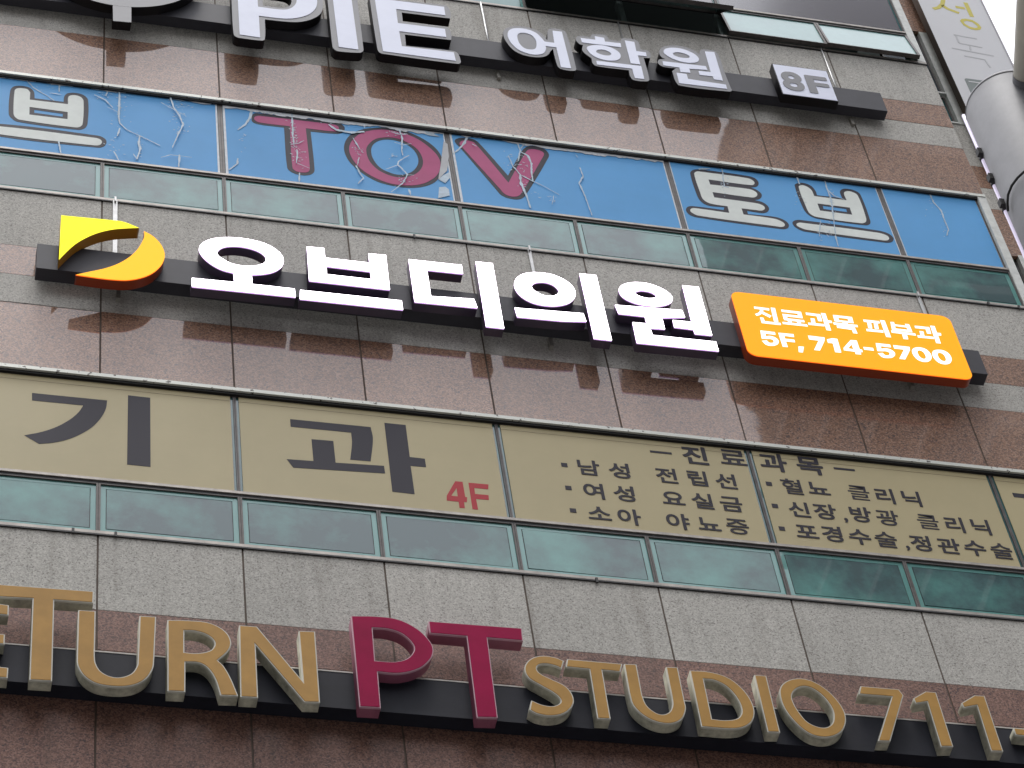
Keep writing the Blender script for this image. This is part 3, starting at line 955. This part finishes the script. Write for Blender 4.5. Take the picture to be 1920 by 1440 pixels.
def flecks(parent, spots, Y=YF - 0.0045):
    bm = bmesh.new()
    for zf, x, y, sx, sy, n in spots:
        for _ in range(n):
            q = zf([(x + rnd.gauss(0, sx), y + rnd.gauss(0, sy))])[0]
            p = at(*q, Y) + Vector((0, -0.0018 + rnd.uniform(0, 0.0016), 0))
            l, h, an = rnd.uniform(.004, .016), rnd.uniform(.002, .005), rnd.uniform(-1, 1)
            c, s_ = math.cos(an), math.sin(an)
            vs = [bm.verts.new(p + Vector((u * c - v * s_, 0, u * s_ + v * c))) for u, v in ((-l, 0), (0, -h), (l, h * .3), (0, h))]
            bm.faces.new(vs)
    o = obj('flaking', bm, TORN, parent)
    o['kind'] = 'stuff'
    return o


def ragged(parent, x0, x1, z1, h, Y=YF - 0.003):
    """peeled strip along the top of a film with a torn lower edge"""
    top, low = [], []
    n = int((x1 - x0) / 0.018)
    v = 0.5
    for i in range(n + 1):
        x = x0 + (x1 - x0) * i / n
        v = min(1.3, max(0.12, v + rnd.gauss(0, 0.16)))
        top.append((x, z1))
        low.append((x, z1 - h * v))
    return plate('peeled_edge', [top + low[::-1]], Y, 0.001, EDGEW, parent, wall=True)


def flat(name, parent, loops, m_, k):
    return plate(name, loops, YF - 0.0012 * k, 0.001, m_, parent)


FB0, FB1 = 19.522, 20.548
ML = 0.022
GB = 'blue vinyl film signs in the upper window row'
bl = []
xs = [-P, P, 3 * P, 5 * P, 7 * P, XR - 0.085]
labs = ['blue window film with white Korean letter on its left, streaked with creases',
        'blue window film with raspberry letters T and O',
        'blue window film with a raspberry letter V',
        'blue window film with two white Korean letters outlined in charcoal',
        'plain narrow blue window film with one pale crease, beside the corner jamb']
for i in range(5):
    bl.append(film('window_sign', xs[i] + ML, xs[i + 1] - (ML if i < 4 else 0), FB0, FB1, BLUE, labs[i], GB))
for i in range(5):     # peeled strips along the sides
    a, b = xs[i] + ML, xs[i + 1] - (ML if i < 4 else 0)
    wl, wr = (0.0, .016) if i == 0 else ((.020, .012) if i in (1, 2) else (.008, .008))
    if wl:
        plate('peeled_edge', [[(a, FB0 + .003), (a + wl, FB0 + .003), (a + wl * .8, FB1 - .003), (a, FB1 - .003)]], YF - 0.002, 0.001, EDGEW, bl[i], wall=True)
    plate('peeled_edge', [[(b - wr, FB0 + .003), (b, FB0 + .003), (b, FB1 - .003), (b - wr * .8, FB1 - .003)]], YF - 0.002, 0.001, EDGEW, bl[i], wall=True)
    ragged(bl[i], a + .002, b - .002, FB1 - .001, (0.028, 0.055, 0.05, 0.018, 0.012)[i], YF - 0.0045)

zz = zoom(0, 100, 6)
flat('letter_outline', bl[0], [zz([(115,420,1),(150,375,1),(230,365,1),(330,385,1),(380,430,1),(390,505),(715,545),(725,480,1),(760,450,1),(850,445,1),(940,470,1),(990,525,1),(985,790,1),(955,840,1),(880,860,1),(200,770,1),(130,730,1),(98,680,1)]), zz([(385,635),(708,680),(705,712),(385,668)]),
     zz([(-100,785,1),(1100,925,1),(1180,960,1),(1198,1000,1),(1170,1045,1),(1100,1060,1),(-100,920,1),(-160,850,1)])], DGREY, 1)
flat('letter', bl[0], [zz([(165,420,1),(190,395,1),(250,392,1),(310,405,1),(340,440),(335,520),(765,572),(770,490,1),(810,470,1),(870,475,1),(920,500,1),(940,540,1),(930,790,1),(900,825,1),(840,832,1),(220,745,1),(170,715,1),(152,670,1)]), zz([(332,602),(762,660),(760,740),(330,688)]),
     zz([(-100,812,1),(1070,950,1),(1130,970,1),(1147,1000,1),(1120,1030,1),(1060,1035,1),(-100,895,1),(-130,850,1)])], OFFW, 2)
z1_ = zoom(0, 0, 3)
streaks(bl[0], [(zz, [(280,280),(380,390),(500,460),(610,530)], .016), (zz, [(670,330),(665,430)], .018), (zz, [(560,445),(690,462)], .012), (zz, [(1340,420),(1338,560),(1332,700),(1350,790),(1430,860),(1600,940),(1800,1035)], .017), (zz, [(1345,420),(1345,560),(1338,740)], .022), (zz, [(1060,465),(1180,520),(1270,610)], .018), (zz, [(1210,430),(1190,480)], .015), (zz, [(1570,930),(1560,1010),(1580,1070),(1540,1190)], .026), (zz, [(1350,840),(1320,930)], .02), (zz, [(660,985),(685,1120)], .018), (zz, [(1205,600),(1330,660)], .01), (zz, [(1500,1130),(1540,1190)], .012),
    (z1_, [(960,550),(975,600),(1010,650),(1030,700),(1000,760),(970,830)], .022), (z1_, [(905,575),(985,620),(1045,650)], .010), (z1_, [(1010,870),(1005,940)], .022), (z1_, [(905,885),(960,870),(1080,885)], .010), (z1_, [(640,850),(668,900)], .018)])
flecks(bl[0], [(zz, 1340, 620, 40, 160, 26), (zz, 1250, 470, 90, 40, 16), (zz, 480, 380, 80, 40, 8), (zz, 1300, 1050, 70, 60, 14), (z1_, 1010, 680, 25, 50, 34), (z1_, 1020, 580, 30, 18, 22), (z1_, 780, 830, 15, 30, 10)])

zz = zoom(400, 180, 6)
zo = zoom(640, 200, 6)
flat('letter_outline', bl[1], [zz([(450,200,1),(430,245,1),(440,290,1),(520,320,1),(795,355),(830,800,1),(870,850,1),(960,885,1),(1070,890,1),(1130,860,1),(1138,810,1),(1095,400),(1400,425,1),(1460,405,1),(1478,360,1),(1440,315,1),(1360,295,1),(520,195,1)]),
     zo([(30,460,1),(50,380,1),(110,310,1),(220,260,1),(360,238,1),(540,238,1),(720,275,1),(880,340,1),(1020,430,1),(1110,530,1),(1140,640,1),(1120,760,1),(1050,850,1),(920,900,1),(760,912,1),(580,890,1),(400,840,1),(240,750,1),(110,640,1),(50,550,1)]),
     zo([(335,500,1),(355,430,1),(430,380,1),(540,370,1),(660,395,1),(780,455,1),(850,540,1),(865,630,1),(820,710,1),(740,755,1),(640,765,1),(530,735,1),(430,680,1),(360,590,1)])], DGREY, 1)
flat('letter', bl[1], [zz([(460,245,1),(480,228,1),(530,225,1),(1330,318,1),(1400,340,1),(1410,380,1),(1370,398,1),(1040,362),(1085,810,1),(1070,850,1),(1010,860,1),(930,845,1),(890,800,1),(862,340),(510,295,1),(468,270,1)]),
     zo([(90,450,1),(130,370,1),(220,300,1),(370,262,1),(520,262,1),(700,300,1),(850,360,1),(980,450,1),(1080,550,1),(1115,640,1),(1090,750,1),(1000,830,1),(880,875,1),(720,885,1),(540,860,1),(380,800,1),(240,715,1),(140,610,1),(95,520,1)]),
     zo([(280,480,1),(310,420,1),(380,365,1),(480,345,1),(600,350,1),(730,395,1),(850,475,1),(910,570,1),(915,660,1),(860,740,1),(760,785,1),(640,795,1),(520,765,1),(400,700,1),(310,600,1)])], PINKF, 2)
streaks(bl[1], [(zz, [(430,140),(420,230),(360,320),(275,380)], .03), (zz, [(275,700),(270,760),(180,830)], .024), (zz, [(885,200),(890,330),(895,450),(910,570)], .022), (zz, [(970,860),(965,965)], .022), (zz, [(1300,320),(1380,380),(1550,410),(1700,400)], .045), (zz, [(1570,470),(1650,600)], .018), (zz, [(870,545),(960,530),(1020,500)], .010), (zz, [(940,600),(945,680),(935,750)], .018), (zz, [(1605,780),(1650,870),(1690,920),(1630,985)], .02), (zz, [(1640,690),(1620,780)], .012), (zz, [(930,750),(1085,810)], .008),
    (zo, [(650,250),(670,310),(685,360),(680,480),(690,545)], .022), (zo, [(760,545),(640,615),(635,650),(745,760),(690,860),(560,960)], .018), (zo, [(630,660),(500,700)], .011), (zo, [(560,280),(650,310),(740,305)], .016), (zo, [(600,400),(690,430),(790,415)], .012), (zo, [(760,930),(780,990)], .022), (zo, [(250,190),(260,240)], .014), (zo, [(750,765),(820,770)], .010)])
flecks(bl[1], [(zz, 900, 420, 25, 80, 40), (zz, 960, 680, 35, 60, 20), (zz, 330, 480, 40, 60, 9), (zz, 1640, 620, 40, 60, 16), (zo, 640, 290, 60, 25, 20), (zo, 690, 830, 60, 25, 16), (zo, 590, 560, 40, 30, 8), (zz, 650, 190, 90, 12, 16), (zz, 1450, 300, 90, 20, 16)])
# a flap of film torn loose along the right-hand edge
flat('torn_flap', bl[1], [zo([(1150,390),(1195,420),(1210,560),(1190,720),(1090,820),(1120,640),(1135,500)])], mat('grey_torn_backing', (0.45, 0.46, 0.47), 0.6, var=0.1, vscale=8), 5)
flat('torn_flap', bl[1], [zo([(1090,815),(1150,770),(1215,735),(1225,795),(1170,860)])], TORN, 4)
flat('torn_flap', bl[1], [zo([(1100,905),(1170,900),(1210,930),(1220,1000),(1090,1028)])], TORN, 4)
flat('torn_flap', bl[1], [zo([(920,250),(1020,295),(1110,338),(970,320)])], TORN, 4)

zz = zoom(830, 220, 6)
flat('letter_outline', bl[2], [zz([(135,270,1),(160,240,1),(250,230,1),(340,245,1),(410,290,1),(735,655),(890,380,1),(950,330,1),(1040,325,1),(1140,355,1),(1195,415,1),(1180,470,1),(930,880,1),(870,920,1),(760,915,1),(660,875,1),(600,810,1),(200,345,1)])], DGREY, 1)
flat('letter', bl[2], [zz([(190,290,1),(225,262,1),(290,262,1),(360,290,1),(740,735),(930,400,1),(970,362,1),(1040,360,1),(1110,380,1),(1140,410,1),(1125,450,1),(880,860,1),(830,890,1),(750,885,1),(690,855,1),(650,810,1),(215,330,1)])], PINKF, 2)
streaks(bl[2], [(zz, [(290,200),(240,290),(190,350),(115,415)], .03), (zz, [(830,250),(860,340),(880,390),(960,430),(1000,520),(1000,630),(1015,715)], .026), (zz, [(940,280),(880,350)], .018), (zz, [(740,430),(790,550),(880,650),(1010,715),(1150,780),(1310,870)], .016), (zz, [(870,650),(880,740),(930,850),(960,930),(990,1020)], .034), (zz, [(870,380),(850,490)], .02), (zz, [(1545,565),(1580,660),(1535,740),(1600,880),(1680,1100)], .02), (zz, [(1495,415),(1520,450)], .012), (zz, [(330,300),(380,325)], .014), (zz, [(1250,880),(1230,980)], .01)])
flecks(bl[2], [(zz, 760, 460, 40, 60, 14), (zz, 900, 540, 40, 50, 14), (zz, 920, 760, 30, 60, 12), (zz, 1240, 930, 25, 50, 10), (zz, 1090, 890, 40, 20, 5), (zz, 400, 200, 120, 12, 14)])

zz = zoom(1270, 290, 6)
zk = zoom(1460, 310, 6)
flat('letter_outline', bl[3], [zz([(145,210,1),(170,175,1),(240,165,1),(800,240,1),(880,270,1),(915,320,1),(895,358,1),(830,368),(900,400,1),(950,450,1),(930,495,1),(870,510),(960,535,1),(1020,580,1),(1030,620,1),(1000,650,1),(940,655,1),(785,632),(795,668),(1100,700,1),(1210,740,1),(1255,790,1),(1235,830,1),(1160,835,1),(220,705,1),(130,670,1),(98,620,1),(120,585,1),(190,580,1),(520,622),(530,592),(340,570,1),(260,520,1),(215,440,1)]),
     zk([(180,225,1),(215,200,1),(290,200,1),(370,235,1),(415,290,1),(432,335),(715,370),(690,300,1),(710,270,1),(770,263,1),(860,285,1),(920,330,1),(1030,620,1),(1025,660,1),(970,673,1),(440,600,1),(340,560,1),(280,490,1)]), zk([(495,455),(760,490),(770,525),(505,490)]),
     zk([(155,650,1),(180,620,1),(250,615,1),(1100,730,1),(1230,765,1),(1292,820,1),(1275,860,1),(1200,868,1),(300,745,1),(200,705,1)])], DGREY, 1)
flat('letter', bl[3], [zz([(190,215,1),(215,190,1),(270,192,1),(780,262,1),(850,290,1),(868,325,1),(830,342,1),(350,278),(370,335),(800,385,1),(870,410,1),(900,445,1),(880,475,1),(830,480,1),(395,420),(415,480),(880,545,1),(960,570,1),(985,605,1),(950,628,1),(880,622,1),(722,603),(745,672),(1090,720,1),(1180,755,1),(1210,790,1),(1180,812,1),(1110,805,1),(240,685,1),(170,655,1),(145,625,1),(165,603,1),(230,605,1),(585,655),(565,580),(370,548,1),(290,500,1),(255,420,1)]),
     zk([(225,240,1),(260,222,1),(320,240,1),(370,280,1),(400,345),(765,392),(735,310,1),(770,290,1),(830,300,1),(890,340,1),(985,600,1),(975,640,1),(920,650,1),(430,580,1),(350,540,1),(310,470,1)]), zk([(435,428),(800,475),(828,555),(465,508)]),
     zk([(200,665,1),(230,645,1),(280,648,1),(1100,755,1),(1210,785,1),(1243,820,1),(1220,843,1),(1150,840,1),(320,725,1),(235,695,1)])], OFFW, 2)
streaks(bl[3], [(zz, [(495,120),(510,210),(520,300),(530,350)], .018), (zz, [(500,345),(580,370)], .02), (zz, [(240,160),(370,158)], .03), (zk, [(520,170),(545,270),(580,350),(600,450),(620,620)], .022), (zk, [(545,270),(620,340),(740,385)], .02), (zk, [(640,790),(670,910)], .022), (zk, [(205,130),(235,210)], .03), (zk, [(470,620),(460,790)], .012), (zk, [(620,620),(640,780)], .012)])
flecks(bl[3], [(zz, 530, 330, 40, 60, 14), (zk, 600, 500, 25, 110, 22), (zk, 240, 400, 30, 80, 12), (zk, 490, 710, 30, 60, 12), (zk, 560, 760, 60, 20, 8)])
zz = zoom(1600, 360, 6)
streaks(bl[4], [(zz, [(860,20),(900,110),(990,210),(1020,300),(1070,420),(1050,490)], .022)])
flecks(bl[4], [(zz, 860, 120, 60, 60, 8), (zz, 1020, 330, 25, 90, 8)])

# tan films
FT0, FT1 = 15.757, 16.788
GT = 'tan vinyl film signs in the lower window row'
labs = ['tan window film with one big charcoal Korean syllable at the left',
        'tan window film with a big Korean syllable and red 4F',
        'tan window film listing three clinic lines under half a heading, left of the third mullion',
        'tan window film crowded with three long lines of small Korean lettering',
        'tan window film cut off by the right edge of the picture']
tn = []
xs = [-P, P, 3 * P, 5 * P, 7 * P, XR - 0.08]
MT = 0.029
for i in range(5):
    tn.append(film('window_sign', xs[i] + MT, xs[i + 1] - (MT if i < 4 else 0), FT0, FT1, TAN, labs[i], GT))
    plate('film_seam', [rect(xs[i] + MT, xs[i + 1] - (MT if i < 4 else 0), 16.731, 16.7345)], YF - 0.001, 0.0008, TANL, tn[i], wall=True)
zz = zoom(0, 680, 3)
zq = zoom(640, 680, 3)
flat('lettering', tn[0], [zz([(180,170),(603,212),(595,260,1),(560,320,1),(500,375,1),(400,425,1),(310,448,1),(220,457),(137,408),(230,390,1),(320,360,1),(400,315,1),(445,275,1),(468,240),(180,212)]), zz([(720,183),(845,197),(847,586),(715,572)])], DGREY, 1)
flat('lettering', tn[1], [zq([(-288,317),(165,362),(178,430,1),(165,555),(50,545),(60,450,1),(55,393),(-285,360)]), zq([(-308,542),(-157,553),(-168,430),(-45,440),(-32,562),(240,580),(247,623),(-270,590)]), zq([(242,338),(362,350),(385,530),(470,540),(477,588),(390,580),(413,740),(287,725)])], DGREY, 1)
flat('floor_number', tn[1], [zq([(640,667),(682,670),(697,755),(708,757),(706,785),(690,783),(695,818),(665,816),(660,782),(593,775),(593,748)]), zq([(648,705),(655,752),(618,748)]),
     zq([(715,675),(828,685),(826,712),(748,704),(752,738),(828,745),(830,772),(758,766),(770,827),(738,823)])], REDF, 1)


def row(par, items, size=0.160, bold=0.018):
    for ch, px, py in items:
        c = at(px, py, YF)
        me = glyph(ch, bold)
        xs_ = [v.co.x for v in me.vertices]
        zs_ = [v.co.z for v in me.vertices]
        w_, h_ = max(xs_) - min(xs_), max(zs_) - min(zs_)
        bpy.data.meshes.remove(me)
        if ch == ',':
            hw, hh = 0.014, 0.026
        else:
            hw, hh = size / 2 * (w_ / 0.86), size / 2 * (h_ / 0.90)
        bm = bmesh.new()
        lettering(bm, ch, c.x - hw, c.x + hw, c.z - hh, c.z + hh, YF - 0.002, 0.0015, bold * (0.2 if ch == '클' else 0.55 if ch in '혈술광증료' else 1.0))
        obj('letter', bm, DGREY, par)


def dots(par, pts, sx=0.0215, sz=0.0215, name='bullet_mark'):
    for px, py in pts:
        c = at(px, py, YF)
        bm = bmesh.new()
        box(bm, c.x - sx, c.x + sx, YF - 0.002, YF - 0.0005, c.z - sz, c.z + sz)
        obj(name, bm, DGREY, par)


row(tn[2], [('진',1302.7,854),('료',1374,858)], 0.192, 0.024)
row(tn[2], [('남',1103.8,877),('성',1161,882.5),('전',1249.5,891.7),('립',1307.5,897),('선',1361,902.3),
         ('여',1113,920.8),('성',1170,925.5),('요',1262,934),('실',1316.7,939.5),('금',1371,945.5),
         ('소',1123.7,962.5),('아',1180,969.5),('야',1271,978),('뇨',1329.5,983),('증',1383,987.8)])
dots(tn[2], [(1058,872),(1065.7,915),(1074.3,957.3)])
dots(tn[2], [(1239,848.5)], 0.078, 0.011, 'dash_mark')
row(tn[3], [('과',1449.7,867.3),('목',1518,873.7)], 0.192, 0.024)
row(tn[3], [('혈',1484.5,912.5),('뇨',1534.7,916),('클',1610.3,924.3),('리',1659,930),('닉',1709,935),
         ('신',1498,955.3),('장',1547,959.5),(',',1587,976),('방',1614,965),('광',1664,971),('클',1740,978.7),('리',1789.7,983.8),('닉',1839,988.3),
         ('포',1512.8,997),('경',1560,1001.3),('수',1612,1007),('술',1661,1012),(',',1703,1028),('정',1726,1018.7),('관',1778.7,1023.8),('수',1828,1028),('술',1877.8,1033.5)])
dots(tn[3], [(1441.7,907.3),(1453,948.7),(1466,991.3)])
dots(tn[3], [(1583,880)], 0.078, 0.011, 'dash_mark')
zz = zoom(1680, 860, 8)
flat('lettering', tn[4], [zz([(1740,510),(2180,560),(2200,625),(2060,610),(2230,1150),(2110,1140),(1915,590),(1770,575)])], DGREY, 1)

# ------------------------------------------------------------------ vertical banner sign at the corner
YN = 0.40
a0, a1 = at(1721, 0, YN).x, at(1838, 0, YN).x
zt, zb_ = at(1780, 0, YN).z + 2.2, at(1850, 300, YN).z
t = thing('vertical_sign', 'tall white vertical sign with faded yellow and grey Korean letters at the corner', 'sign', ((a0 + a1) / 2, YN, zb_))
plate('panel', [rect(a0, a1, zb_, zt)], YN, 0.085, [mat('white_sign_panel', (0.60, 0.60, 0.61), 0.35, coat=0.2, var=0.04, vscale=1.2), mat('brown_sign_side', (0.13, 0.10, 0.08), 0.6)], t, wall=True)
bm = bmesh.new()
box(bm, a1 + 0.0005, a1 + 0.016, YN - 0.006, YN + 0.06, zb_, zt)
obj('edge_frame', bm, mat('grey_edge_frame', (0.35, 0.33, 0.35), 0.4, metal=0.3), t)
YEL = mat('yellow_lettering', (0.55, 0.47, 0.02), 0.5)
PALE = mat('faded_grey_lettering', (0.46, 0.46, 0.47), 0.5)
GRN = mat('grey_green_panel', (0.13, 0.16, 0.15), 0.5)
zz = zoom(1600, 0, 6)


def stroke(pts, wd, m_, name):
    """brush-like lettering strokes on the panel"""
    loops = []
    for st in pts:
        pp = [at(*q, YN) for q in zz(st)]
        up, dn = [], []
        for i, p in enumerate(pp):
            d = (pp[min(i + 1, len(pp) - 1)] - pp[max(i - 1, 0)]).normalized()
            nn = Vector((-d.z, 0, d.x)) * wd / 2
            up.append(((p + nn).x, (p + nn).z))
            dn.append(((p - nn).x, (p - nn).z))
        loops.append(up + dn[::-1])
    for lp in loops:
        plate(name, [lp], YN - 0.0015, 0.001, m_, t, wall=True)


stroke([[(900,100),(960,85),(1000,50),(1010,0),(1000,-50)], [(1000,60),(1060,100),(1190,148)], [(1150,78),(1255,95)], [(1260,30),(1335,190)]], 0.044, YEL, 'lettering')
ring = [at(*q, YN) for q in zz([(1200,235),(1215,215),(1260,210),(1340,225),(1410,270),(1440,310),(1430,335),(1380,340),(1310,325),(1240,285)])]
hole = [at(*q, YN) for q in zz([(1240,245),(1275,235),(1340,250),(1390,290),(1400,310),(1370,315),(1310,300),(1255,268)])]
plate('lettering', [[(p.x, p.z) for p in ring], [(p.x, p.z) for p in hole]], YN - 0.0015, 0.001, YEL, t, wall=True)
stroke([[(1130,390),(1390,438)], [(1150,395),(1190,485)], [(1190,485),(1450,535)], [(1310,520),(1320,565)], [(1110,540),(1580,630)], [(1250,628),(1480,672),(1540,760)]], 0.020, PALE, 'faded_lettering')
c0 = at(*zz([(1240,878)])[0], YN)
plate('green_panel', [rrect(c0.x + 0.004, c0.x + 0.36, c0.z - 0.42, c0.z, 0.03)], YN - 0.0015, 0.001, GRN, t, wall=True)
plate('green_panel_lettering', [rect(c0.x + 0.035, c0.x + 0.27, c0.z - 0.062, c0.z - 0.045), rect(c0.x + 0.13, c0.x + 0.16, c0.z - 0.3, c0.z - 0.064)], YN - 0.003, 0.001, mat('white_lettering', (0.6, 0.6, 0.6), 0.5), t, wall=True)

# ------------------------------------------------------------------ steel street pole close to the camera
HP = 8.2
rim = [(1810.8,197),(1819.9,173.6),(1837,153.5),(1856.7,141.7),(1876,133),(1895.6,130.6)]
pts = []
for q in rim:
    d = ray(*q)
    pts.append(CAM + d * ((HP - CAM.z) / d.z))
# circle through the rim points (least squares)
import numpy as np
Am = np.array([[p.x, p.y, 1] for p in pts])
bv = np.array([p.x ** 2 + p.y ** 2 for p in pts])
sol = np.linalg.lstsq(Am, bv, rcond=None)[0]
pcx, pcy = sol[0] / 2, sol[1] / 2
prad = math.sqrt(sol[2] + pcx ** 2 + pcy ** 2)


def plan_gap(px, py):
    """how far the sight line of a pixel passes from the pole's axis, and at what height"""
    d = ray(px, py)
    t = ((pcx - CAM.x) * d.x + (pcy - CAM.y) * d.y) / (d.x ** 2 + d.y ** 2)
    p = CAM + d * t
    return math.hypot(p.x - pcx, p.y - pcy), p.z


r_low, z_low = plan_gap(1920, 472)
r_mid, z_mid = plan_gap(1862, 335)
slope = (r_low - prad) / (HP - z_low)
pole = thing('street_pole', 'grey steel street pole with a flat cap and arm, strapped with a pale light tube', 'pole', (pcx, pcy, 0))
POLEM = mat('galvanised_pole_steel', (0.185, 0.185, 0.19), 0.6, metal=0.0, var=0.16, vscale=7, bump=0.12, bscale=18)
ARMM = mat('beige_arm_paint', (0.45, 0.42, 0.35), 0.45, var=0.12, vscale=9)
SEG = 64


def lathe(bm, prof, cx, cy):
    rings = []
    for r_, z_ in prof:
        rings.append([bm.verts.new((cx + r_ * math.cos(2 * math.pi * k / SEG), cy + r_ * math.sin(2 * math.pi * k / SEG), z_)) for k in range(SEG)])
    for u, v in zip(rings, rings[1:]):
        for k in range(SEG):
            bm.faces.new((u[k], u[(k + 1) % SEG], v[(k + 1) % SEG], v[k])).smooth = True
    bm.faces.new(rings[-1])
    bm.faces.new(rings[0][::-1])


bm = bmesh.new()
lathe(bm, [(prad + slope * HP, 0.0), (prad + slope * (HP - z_low), z_low), (prad, HP - 0.012)], pcx, pcy)
obj('shaft', bm, POLEM, pole)
bm = bmesh.new()
lathe(bm, [(prad + 0.0004, HP - 0.0118), (prad + 0.0008, HP - 0.007), (prad - 0.0012, HP)], pcx, pcy)
obj('cap', bm, POLEM, pole)
# arm: level, leaving the pole near its top towards the road
n_ = ray(1903, 0).cross(ray(1897, 140)).normalized()
dirn = n_.cross(Vector((0, 0, 1))).normalized()
if dirn.dot(Vector((CAM.x - pcx, CAM.y - pcy, 0))) < 0:
    dirn = -dirn
RA = 0.042
right = Vector((-dirn.y, dirn.x, 0))
if right.dot(CR) < 0:
    right = -right
# start where the sight line of the joint meets the shaft
d = ray(1899, 152)
best = min((abs(math.hypot((CAM + d * t).x - pcx, (CAM + d * t).y - pcy) - prad), t) for t in [k * 0.002 for k in range(2000, 6000)] if (CAM + d * t).z < HP)
S0 = CAM + d * best[1]
nn = n_ if n_.dot(right) > 0 else -n_
S0 = S0 + nn * RA
bm = bmesh.new()
tube(bm, [S0 - dirn * 0.10, S0 + dirn * 0.5, S0 + dirn * 2.6], RA, 24)
arm = obj('arm', bm, ARMM, pole)
bm = bmesh.new()
tube(bm, [S0 - dirn * 0.06, S0 + dirn * 0.022], [RA + 0.001, RA + 0.0012], 24)
obj('weld_collar', bm, mat('dark_weld_paint', (0.09, 0.09, 0.095), 0.6), pole)
# light tube strapped along the left-hand side
ca = Vector((CAM.x - pcx, CAM.y - pcy, 0)).normalized()
side = Vector((ca.y, -ca.x, 0))
if side.dot(CR) > 0:
    side = -side
TR = 0.005


def on_side(z, out=0.0, fwd=0.12):
    r_ = prad + slope * (HP - z) + out
    v = (side * math.cos(fwd) + ca * math.sin(fwd))
    return Vector((pcx, pcy, z)) + v * r_


def z_at(px, py):
    return plan_gap(px, py)[1]


bm = bmesh.new()
tube(bm, [on_side(z, TR * 0.6) for z in (z_at(1809, 222), z_at(1850, 310), z_at(1890, 405), z_low - 1.2)], TR, 14)
obj('light_tube', bm, mat('lit_tube', (0.35, 0.33, 0.38), 0.3, emit=(0.85, 0.76, 1.0), es=0.36), pole)
for py, px in ((302, 1849), (350, 1870), (398, 1891)):
    z = z_at(px, py)
    bm = bmesh.new()
    c = on_side(z, TR * 0.6)
    tube(bm, [c + Vector((0, 0, -0.006)), c + Vector((0, 0, 0.006))], TR + 0.003, 12)
    c2 = on_side(z, 0.003, 0.30)
    box(bm, c2.x - 0.012, c2.x + 0.012, c2.y - 0.008, c2.y + 0.008, z - 0.013, z + 0.013)
    obj('clamp', bm, GASKET, pole)
# black cable looping off the tube's clamp
pts = []
for q in ((1945, 312), (1920, 322), (1908, 333), (1897, 348), (1890, 365), (1889, 380), (1890, 396)):
    d = ray(*q)
    t = None
    # on the shaft's skin, a little proud
    a_, b_, c_ = d.x ** 2 + d.y ** 2, 2 * ((CAM.x - pcx) * d.x + (CAM.y - pcy) * d.y), (CAM.x - pcx) ** 2 + (CAM.y - pcy) ** 2 - (prad + 0.012) ** 2
    disc = b_ * b_ - 4 * a_ * c_
    t = (-b_ - math.sqrt(max(0, disc))) / (2 * a_)
    pts.append(CAM + d * t)
bm = bmesh.new()
tube(bm, pts, 0.0035, 10)
obj('cable', bm, GASKET, pole)

# ------------------------------------------------------------------ tower across the street (seen in the glass and polished stone)
tw = thing('high_rise', 'dark brick tower across the street, mirrored in the windows and polished stone', 'building', (40, -31, 0))
bm = bmesh.new()
box(bm, 23.8, 56, -37, -25, 0, 78)
obj('wall', bm, mat('dark_brick', (0.11, 0.085, 0.07), 0.8, var=0.2, vscale=0.4), tw)
bm = bmesh.new()
for k in range(24):
    z = 3 + k * 3.1
    for j in range(9):
        x = 24.7 + j * 3.5
        box(bm, x, x + 2.3, -25.0, -24.95, z, z + 1.7)
    for j in range(3):
        y = -36 + j * 3.6
        box(bm, 23.75, 23.8, y, y + 2.4, z, z + 1.7)
b2 = bmesh.new()
for k in range(24):
    z = 3 + k * 3.1
    box(b2, 23.6, 56, -24.99, -24.8, z - 0.62, z - 0.32)
    box(b2, 23.6, 23.79, -37, -25, z - 0.62, z - 0.32)
o = obj('ledge', b2, mat('pale_concrete_ledge', (0.42, 0.40, 0.37), 0.8), tw)
o['kind'] = 'stuff'
o = obj('window', bm, mat('tower_glass', (0.03, 0.045, 0.05), 0.5, spec=0.2), tw)
o['kind'] = 'stuff'

for k, (xa, xb, y1, h, lab) in enumerate(((-75, -32, -30, 27, 'unseen pale five storey block added across the street, furthest left of the row'), (-31, -4, -29, 34, 'unseen buff office block added across the street in the middle of the row'), (-3, 22.5, -31, 30, 'unseen grey block added across the street next to the dark brick tower'))):  # unseen row, added to keep low sky light off the front
    ob_ = thing('added_street_block', lab, 'building', ((xa + xb) / 2, y1 - 8, 0), 'unseen blocks added across the street')
    bm = bmesh.new()
    box(bm, xa, xb, y1 - 16, y1, 0, h)
    obj('wall', bm, mat('block_render', ((0.20, 0.19, 0.17), (0.22, 0.18, 0.13), (0.16, 0.16, 0.165))[k], 0.8, var=0.15, vscale=0.3), ob_)
    bm = bmesh.new()
    z = 2
    while z < h - 2:
        box(bm, xa + 1, xb - 1, y1, y1 + 0.05, z, z + 1.6)
        z += 3.4
    o = obj('window_band', bm, mat('block_glass', (0.03, 0.045, 0.05), 0.2), ob_)
    o['kind'] = 'stuff'
